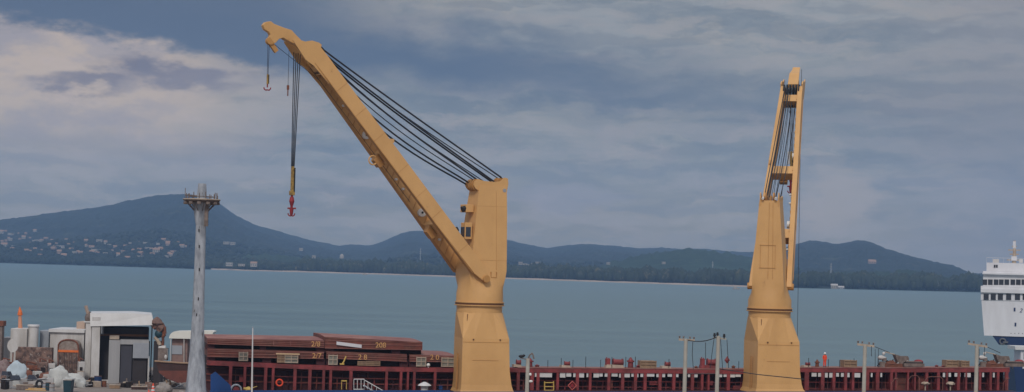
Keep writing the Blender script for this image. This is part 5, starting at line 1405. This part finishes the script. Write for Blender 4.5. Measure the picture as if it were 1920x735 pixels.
# rusty plant at the left edge
o = thing('rusty_column', 'dark rusty column with an orange top at the extreme left edge', 'frame', (P(2, 690, YY).x, YY + 1, QZ))
bxp(-12, 4.5, 604, 650, YY, 1.5, True).build('column', M['lampdark'], o)
bxp(-14, 6.5, 602, 611, YY - .2, 1.9).build('cap', M['rust'], o)
# grab claw on the annex
o = thing('rusty_grab', 'rusty grab claw with a pointed arm on the annex roof', 'grab', P(166, 604, YY + 1.2))
MB().path([P(161, 573, YY + 1.5), P(163, 582, YY + 1.5), P(166, 590, YY + 1.5)], .28, 8).build('arm', mat('tan_arm', (0.36, 0.27, 0.22), .8), o, smooth=True)
MB().ball(P(167, 596, YY + 1.5), (.65, .5, 1.1), 2, .2, 2).build('shell', M['lampdark'], o, smooth=True)
MB().torus(P(168, 604, YY + 1.4), (0, 1, 0), .42, .14, 16, 6).build('ring', M['rust'], o, smooth=True)
# excavator-like rusty machine right of the warehouse
o = thing('rusty_machine', 'tall rusty machine with orange arms leaning at the right wall of the warehouse', 'machine', (P(298, 700, YY).x, YY, QZ))
def q_(x, y, d=0): p = P(x, y, YY + d); return p
bxp(287, 303, 640, 690, YY, 2.5, True).build('cabin', M['dark'], o)
MB().ball(q_(294, 606), (1.0, .8, .9), 2, .3, 4).ball(q_(300, 615), (.8, .6, .7), 2, .3, 9).build('housing', mat('rusty_brown', (0.2, 0.12, 0.10), .8, (0.1, 0.06, 0.05), 2, .9), o)
MB().path([q_(288, 616), q_(298, 608), q_(308, 612), q_(309, 626), q_(305, 632)], .3, 8).path([q_(304, 620), q_(306, 640), q_(303, 668)], .22, 8).build('arm', M['rust'], o)
MB().ball(q_(298, 626), (.7, .5, .7), 2).build('drum', M['teal'], o, smooth=True)
MB().path([q_(290, 632), q_(297, 640), q_(300, 647)], .3, 8).ball(q_(298, 643), (.35, .3, .35), 2).build('bucket', M['cream'], o)
# fishing boat
YB = 322.0
def pb(x, y, d=0): return P(x, y, YB + d)
c = pb(340, 712); o = thing('fishing_boat', 'brown wooden fishing boat with a white canopy propped on the quay', 'fishing boat', (c.x, YB + 2, QZ))
h0 = [pb(292, 679), pb(408, 683), pb(408, 710), pb(335, 717), pb(312, 709), pb(298, 698)]
ring0 = h0; 
MB().loft([[p + Vector((0, 1.2, 0)) for p in h0], [p + Vector((0, 0, 0)) for p in h0], [p + Vector((0, 4.0, 0)) for p in h0]][1:]).build('hull', M['hull_dark'], o)
lo = [pb(297, 695, -.06), pb(408, 695, -.06), pb(408, 711, -.06), pb(335, 718, -.06), pb(312, 710, -.06), pb(298.5, 699, -.06)]
MB().prism(lo, (0, 4.1, 0)).build('lower_hull', M['hull_brown'], o)
MB().path([pb(290, 677, -.1), pb(340, 680.5, -.1), pb(410, 683, -.1)], .14, 6).build('gunwale', mat('rub_rail', (0.33, 0.22, 0.15), .8), o)
bxp(321, 352, 636, 680, YB + .8, 2.4).build('wheelhouse', mat('wheelhouse_brown', (0.26, 0.17, 0.15), .8, (0.18, 0.11, 0.1), 1, .9), o)
bxp(322, 342, 648, 664, YB + .7, .2).build('window', M['greywall2'], o)
cn = MB(); n8 = 9
prof = []
for i in range(n8):
    t = i / (n8 - 1); ang = math.pi / 2 * t
    prof.append(pb(317 + 14 * (1 - math.cos(ang)), 634 - 13 * math.sin(ang)))
prof += [pb(395, 620), pb(401, 622), pb(396, 630), pb(388, 636), pb(317, 634.5)]
MB().prism(prof, (0, 3.2, 0)).build('canopy', mat('white_canvas', (0.68, 0.67, 0.62), .7), o, smooth=False)
for x in (320, 345, 384):
    MB().tube(pb(x, 634, .2), pb(x, 681, .2), .07, n=6).build('canopy_post', M['offwhite'], o)
MB().box(pb(306, 664, 1), (1.4, 1.4, 1.9)).build('foredeck_box', M['lampdark'], o)
MB().ball(pb(305, 652, .8), (.7, .5, .35), 2, .2).ball(pb(311, 669, .5), (.3, .3, .5), 2).box(pb(313, 660, .6), (.25, .3, 1.0)).build('gear', M['offwhite'], o)
for x in (318, 360): MB().tube(Vector((pb(x, 716).x, YB + 2, QZ)), pb(x, 712, 2), .15, n=6).build('keel_prop', M['wood'], o)
# big rusty hull piece to the right of the tower handled by the ship

# white runabouts and tarp covered heaps in front
def runabout(px, py, ln, Y, label, m1=None, yaw=0, canopy=None):
    c = P(px, py, Y); c.z = QZ
    o = thing('small_boat', label, 'boat', c, yaw, 'small boats laid up in the yard')
    Mx = WM[o.name]; h = ln / 2
    def q(x, y, z): return Mx @ Vector((x, y, z))
    rings = []
    for t in np.linspace(-1, 1, 9):
        wd = 1.0 * (1 - max(0, t) ** 2.2 * .95) * (1 if t > -.95 else .9); zz = .15 + .35 * max(0, t) ** 2
        zt = 1.25 + .35 * max(0, t)
        rings.append([q(t * h, -wd, zt), q(t * h, -wd * .8, zz + .25), q(t * h, 0, zz), q(t * h, wd * .8, zz + .25), q(t * h, wd, zt)])
    MB().loft(rings).build('hull', m1 or M['white'], o, smooth=True)
    MB().hexa([q(-.25 * h, -.7, 1.2), q(.25 * h, -.6, 1.2), q(.25 * h, .6, 1.2), q(-.25 * h, .7, 1.2)], [q(-.2 * h, -.6, 1.95), q(.08 * h, -.5, 1.95), q(.08 * h, .5, 1.95), q(-.2 * h, .6, 1.95)]).build('windscreen', M['window'], o)
    MB().path([q(-h, -1.03, 1.2), q(0, -1.03, 1.2), q(h * .7, -.75, 1.45)], .06, 5).build('rub_rail', M['black'], o)
    MB().box(q(-h - .2, 0, .9), (.4, .5, 1.1)).build('outboard_motor', M['black'], o, bevel=.05)
    MB().box(q(-h * .5, 0, .1), (.15, 1.6, .35)).box(q(h * .4, 0, .15), (.15, 1.2, .5)).build('cradle', M['wood'], o)
    return o
runabout(62, 702, 6.2, 318, 'white motorboat with a tan lower side laid up on the yard', yaw=.12)
runabout(14, 688, 5.2, 326, 'white motorboat pointing away at the far left of the yard', yaw=1.1)
runabout(30, 700, 4.6, 316, 'grey dinghy between the two white motorboats', m1=M['greywall'], yaw=-.5)
def heap(px, py, Y, size, label, m1, name='tarp_heap', cat='heap', seed=1):
    c = P(px, py, Y); c.z = QZ
    ctr = c + Vector((0, 0, size[2] * .3))
    b = MB().ball(ctr, size, 4, .10, seed)
    for v in b.v:
        d = v - ctr; q = Vector((d.x / size[0], d.y / size[1], d.z / size[2]))
        r_ = 1 + .11 * mnoise.fractal(q * 2.2 + Vector((seed, 0, 3)), .8, 2.2, 5) + .06 * abs(mnoise.noise(q * 7))
        v.xyz = ctr + d * r_
        v.z = max(v.z, QZ + .01)
    return tag(b.build(name, m1, smooth=True), label, cat)
heap(32, 672, 328, (1.7, 1.3, 2.6), 'pale blue tarpaulin draped over a mound near the left edge', M['bluegrey_tarp'], 'tarp_mound', 'tarpaulin', 3)
heap(110, 695, 320, (1.7, 1.4, 2.4), 'pale grey tarpaulin heap, tall rounded left half of the big pile', M['tarp'], 'tarp_mound', 'tarpaulin', 6)
heap(134, 693, 322, (2.4, 1.3, 1.5), 'pale white tarpaulin heap stretching right from the big pile', M['tarp'], 'tarp_mound', 'tarpaulin', 8)
heap(88, 685, 326, (1.4, 1.2, 1.5), 'dark brown scrap heap between the boat and the tall tarpaulin', M['rust'], 'scrap_heap', 'scrap heap', 12)
heap(48, 668, 332, (1.8, 1.2, 1.4), 'rusty scrap heap in front of the brown brick wall', M['rust'], 'scrap_heap', 'scrap heap', 15)
heap(6, 660, 333, (2.0, 1.2, 2.4), 'maroon scrap heap at the extreme left under the grey block', mat('maroon_scrap', (0.12, 0.06, 0.06), .9, (0.3, 0.25, 0.24), 1.5, .9), 'scrap_heap', 'scrap heap', 18)
heap(308, 700, 316, (1.3, 1.0, 1.0), 'low grey rubble heap below the bow of the fishing boat', M['rock'], 'rubble_heap', 'rubble heap', 21)
# tyres
def tyre(px, py, Y, label, r=.55, ax=(0.2, 1, .1)):
    c = P(px, py, Y); c.z = QZ + r + .15
    return tag(MB().torus(c, ax, r, .2, 18, 8).build('tyre', M['black'], smooth=True), label, 'tyre', 'old tyres in the yard')
tyre(22, 690, 322, 'old tyre between the two white motorboats at the left', .6)
tyre(75, 692, 315.5, 'old tyre leaning at the stern of the tan-sided motorboat', .55, (.4, 1, 0))
tyre(102, 672, 328, 'old tyre at the left foot of the arched rusty cage', .7, (.6, 1, 0))
tyre(148, 664, 330, 'old tyre high at the right side of the arched rusty cage', .6, (.5, 1, .2))
o = thing('satellite_dish', 'round white dish on a stand at the left behind the motorboats', 'dish', (P(25, 690, 330).x, 330, QZ))
c = P(24, 648, 330)
MB().loft([[c + Vector((r * math.cos(t), d, r * math.sin(t) * 1.2)) for t in [i * math.pi / 9 for i in range(18)]] for r, d in ((.9, 0), (.6, .25), (.1, .35))]).build('dish', M['offwhite'], o, smooth=True)
MB().tube((c.x, c.y + .3, QZ), c + Vector((0, .3, 0)), .1).build('stand', M['rust'], o)
# teal bin and planks, barrels, bench at the bottom
o = thing('teal_bin', 'dark teal skip with a pale rim at the lower left', 'skip', (P(124, 740, 309).x, 309, QZ))
a = P(118, 735, 308); b = P(134, 711, 308); hgt = b.z - QZ
MB().loft([[Vector((a.x + .1, 308, QZ)), Vector((b.x - .1, 308, QZ)), Vector((b.x - .1, 310, QZ)), Vector((a.x + .1, 310, QZ))], [Vector((a.x, 307.8, QZ + 1.9)), Vector((b.x, 307.8, QZ + 1.9)), Vector((b.x, 310.2, QZ + 1.9)), Vector((a.x, 310.2, QZ + 1.9))]]).build('body', M['teal'], o)
MB().box(((a.x + b.x) / 2, 309, QZ + 1.98), (b.x - a.x + .2, 2.6, .16)).build('rim', M['offwhite'], o)
MB().ball(((a.x + b.x) / 2, 309, QZ + 2.1), (.6, .9, .4), 2, .3, 2).build('contents', M['tarp'], o, smooth=True)
def barrel(px, py, Y, label, m1, r=.32, h=.95):
    c = P(px, py, Y); c.z = QZ
    o = thing('barrel', label, 'barrel', c, 0, 'barrels in the yard')
    MB().tube(c, c + Vector((0, 0, h)), r, n=16).build('drum', m1, o, smooth=True)
    MB().torus(c + Vector((0, 0, h)), (0, 0, 1), r, .03, 16, 5).torus(c + Vector((0, 0, h * .5)), (0, 0, 1), r, .03, 16, 5).build('hoop', M['seam'], o)
barrel(90, 732, 312, 'teal barrel left of the dark teal skip', M['teal'], .4, 1.2)
barrel(97, 735, 311, 'grey barrel touching the dark teal skip', M['greywall'], .4, 1.1)
barrel(84, 728, 313.5, 'blue and white barrel, leftmost beside the skip', M['greywall2'], .35, 1.0)
barrel(184, 703, 325, 'dark blue barrel at the foot of the warehouse side wall', M['ferryblue'], .6, 1.6)
barrel(176, 703, 326, 'black barrel left of the dark blue barrel', M['black'], .5, 1.3)
barrel(196, 703, 324, 'rusty barrel before the corrugated grey room', M['rust'], .35, .9)
a = P(60, 728, 311)
for i, lb in enumerate(('yellow timber plank lying at the bottom left, nearest', 'second yellow plank crossing behind the nearest one')):
    tag(MB().box((a.x + .6 + i * .3, 311 + i * .8, QZ + .12 + i * .17), (3.2, .28, .14), Matrix.Rotation(-.15 + i * .35, 3, 'Z')).build('plank', mat('yellow_timber', (0.6, 0.38, 0.16), .8)), lb, 'plank')
# crates, boards by the warehouse
def ycrate(px, py, Y, s, label, m1, rz=.1):
    c = P(px, py, Y); c.z = QZ
    o = thing('crate', label, 'crate', c, rz, 'crates in the yard')
    MB().box(c + Vector((0, 0, s[2] / 2 + .01)), s, Matrix.Rotation(rz, 3, 'Z')).build('body', m1, o, bevel=.04)
    MB().box(c + Vector((0, 0, s[2] + .06)), (s[0] + .1, s[1] + .1, .08), Matrix.Rotation(rz, 3, 'Z')).build('lid', M['cream'], o)
ycrate(158, 701, 324, (1.8, 1.2, .8), 'flat grey crate in front of the white annex', M['greywall'])
ycrate(168, 698, 328, (2.2, 1.0, .6), 'long wooden crate beside the white annex', M['wood'])
ycrate(152, 690, 329, (1.0, 1.0, 2.0), 'upright white crate at the right of the arched cage', M['offwhite'])
ycrate(216, 706, 321, (1.6, 1.0, .5), 'low brown crate in front of the grey room', M['wood'])
ycrate(262, 706, 320, (2.4, 1.0, .4), 'low dark pallet crate in front of the dark bay', M['hull_dark'])
ycrate(48, 712, 312, (2.6, .9, .7), 'grey box with a pale lid in front of the tan-sided boat', M['lampdark'])
# broken stones
gr = 'broken stones scattered over the yard'
i = 0
rocks = [(5, 705), (14, 708), (24, 709), (36, 712), (48, 716), (70, 716), (84, 722), (96, 715), (108, 716), (140, 704), (150, 707), (163, 709), (280, 706), (287, 708), (293, 703), (286, 700), (300, 712), (312, 714), (325, 717), (333, 712), (341, 716), (318, 722), (330, 724), (402, 716), (408, 722), (403, 729), (411, 731), (408, 712), (345, 724), (348, 733), (240, 707), (228, 708), (252, 706), (58, 709), (104, 706)]
proto = MB().ball((0, 0, .25), (.5, .42, .4), 2, .5, 3).build('stone', M['rock'])
proto.location = (0, 0, 0)
for px, py in rocks:
    Yg = 21 * F / (py - hor(px)); 
    if px > 340: Yg = min(Yg, 305)
    p = P(px, py, Yg)
    r = proto if i == 0 else proto.copy()
    if i: COL.objects.link(r)
    r.location = (p.x, p.y, QZ - .05); k = random.uniform(.7, 1.7); r.scale = (k, k * random.uniform(.7, 1.2), k * random.uniform(.7, 1.2)); r.rotation_euler = (0, 0, random.uniform(0, 6))
    tag(r, 'rough broken grey stone lying loose on the yard surface', 'stone', gr); i += 1
# loose scrap lying about
gs = 'loose scrap pieces in the yard'
rs_ = random.Random(11)
scm = [M['rust'], M['offwhite'], M['wood'], M['greywall'], M['void'], M['tarp'], M['cream'], M['lampdark'], M['brick']]
lbs = {'board': 'loose board lying among the scrap in the yard', 'pipe': 'loose length of pipe lying among the scrap in the yard', 'box': 'battered box lying among the scrap in the yard'}
for i in range(170):
    px = rs_.uniform(0, 345) if i % 3 else rs_.uniform(0, 160); Yg = rs_.uniform(318, 340) - (6 if px < 110 else 0)
    if 60 < px < 345 and Yg < 322: Yg = 323 + rs_.uniform(0, 6)
    c = P(px, 700, Yg); c.z = QZ + .02
    kd = rs_.choice(('board', 'pipe', 'box', 'box')); mm = rs_.choice(scm)
    if kd == 'board':
        b = MB().box(c + Vector((0, 0, .35)), (rs_.uniform(1, 2.6), .3, .08), Matrix.Rotation(rs_.uniform(0, 3), 3, 'Z') @ Matrix.Rotation(rs_.uniform(-.35, .35), 3, 'Y'))
    elif kd == 'pipe':
        t = rs_.uniform(0, 3); d = Vector((math.cos(t), math.sin(t), rs_.uniform(-.1, .5))) * rs_.uniform(.6, 1.3)
        b = MB().tube(c - d + Vector((0, 0, abs(d.z) + .12)), c + d + Vector((0, 0, abs(d.z) + .12)), rs_.uniform(.07, .14), n=8)
    else:
        sz = (rs_.uniform(.4, 1.6), rs_.uniform(.4, 1), rs_.uniform(.3, 1.7) if px < 150 else rs_.uniform(.2, .9))
        b = MB().box(c + Vector((0, 0, sz[2] / 2)), sz, Matrix.Rotation(rs_.uniform(0, 3), 3, 'Z'))
    tag(b.build('scrap_' + kd, mm, bevel=.02), lbs[kd], 'scrap ' + kd, gs)
for i, (px, Yg, wd, hh, mm, lb) in enumerate([(58, 333, 2.4, 2.6, 'rust', 'rusty upright engine block before the brown brick wall'), (80, 332, 1.6, 3.2, 'brick', 'tall brown drum rack left of the arched cage'), (96, 333, 1.2, 3.0, 'offwhite', 'white upright panel left of the arched cage'), (12, 334, 1.8, 3.0, 'rust', 'rusty cabinet left of the pale blue tarpaulin'), (152, 333, 1.0, 3.4, 'offwhite', 'narrow white locker right of the arched cage'), (44, 332, 1.5, 2.2, 'offwhite', 'white cabinet right of the pale blue tarpaulin'), (70, 331, 1.2, 1.8, 'tarp', 'wrapped pale bale below the white tank')]):
    c = P(px, 700, Yg); c.z = QZ
    o = thing('yard_cabinet', lb, 'cabinet', c, .1 * i, 'old cabinets and machine parts in the yard')
    MB().box(c + Vector((0, 0, hh / 2)), (wd, 1.2, hh), Matrix.Rotation(.1 * i, 3, 'Z')).build('body', M[mm], o, bevel=.08)
    MB().box(c + Vector((wd * .1, -.65, hh * .6)), (wd * .45, .1, hh * .3)).build('hatch', M['void'], o)
    MB().tube(c + Vector((-wd * .3, 0, hh)), c + Vector((-wd * .3, 0, hh + .6)), .12, n=8).tube(c + Vector((-wd * .3, 0, hh + .6)), c + Vector((wd * .3, 0, hh + .3)), .1, n=8).build('pipe_stub', M['rust'], o)
rp_ = random.Random(21)
pale = MB().ball((0, 0, .2), (.5, .4, .35), 2, .2, 8).build('rubble_chunk', mat('pale_rubble', (0.40, 0.36, 0.34), .9, (0.22, 0.18, 0.16), 1.2, 1.0, con=.1)); pale.location = (0, 0, 0)
for i in range(100):
    Yg = rp_.uniform(318, 330); px = rp_.gauss(75, 50)
    if px < 0 or px > 155: px = rp_.uniform(5, 150)
    p = P(px, 700, Yg); r = pale if i == 0 else pale.copy()
    if i: COL.objects.link(r)
    k_ = rp_.uniform(.3, 1.0)
    r.location = (p.x, p.y, QZ - .03); r.scale = (k_ * rp_.uniform(.7, 1.6), k_, k_ * rp_.uniform(.6, 1.5)); r.rotation_euler = (0, 0, rp_.uniform(0, 6))
    tag(r, 'pale chunk of rubble lying in the debris field of the yard', 'rubble', 'pale rubble chunks in the yard')
# traffic cone / barrier
c = P(287, 728, 306); c.z = QZ
o = thing('traffic_cone', 'orange and white traffic cone right of the teal skip, below the fishing boat', 'traffic cone', c)
MB().box(c + Vector((0, 0, .04)), (.9, .9, .08)).tube(c + Vector((0, 0, .08)), c + Vector((0, 0, 1.9)), .38, .08, n=16).build('cone', M['orange_red'], o, smooth=True)
MB().tube(c + Vector((0, 0, .75)), c + Vector((0, 0, 1.05)), .28, .23, n=16).tube(c + Vector((0, 0, 1.3)), c + Vector((0, 0, 1.5)), .2, .165, n=16).build('white_band', M['white'], o, smooth=True)
c = P(279, 735, 305); c.z = QZ
o = thing('traffic_cone', 'smaller traffic cone at the bottom edge left of the taller cone', 'traffic cone', c)
MB().box(c + Vector((0, 0, .04)), (.7, .7, .08)).tube(c + Vector((0, 0, .08)), c + Vector((0, 0, 1.0)), .28, .06, n=16).build('cone', M['orange_red'], o, smooth=True)
MB().tube(c + Vector((0, 0, .45)), c + Vector((0, 0, .65)), .21, .16, n=16).build('white_band', M['white'], o, smooth=True)

# ------------------------------------------------------------------ render settings
sc.view_settings.view_transform = 'Standard'
sc.view_settings.look = 'None'
sc.view_settings.exposure = 0
sc.view_settings.gamma = 1
sc.render.engine = 'CYCLES'
sc.cycles.use_denoising = True
try: sc.cycles.denoiser = 'OPENIMAGEDENOISE'
except Exception: pass
sc.cycles.max_bounces = 6
sc.cycles.volume_bounces = 1
sc.cycles.use_adaptive_sampling = True
sc.cycles.adaptive_threshold = 0.01
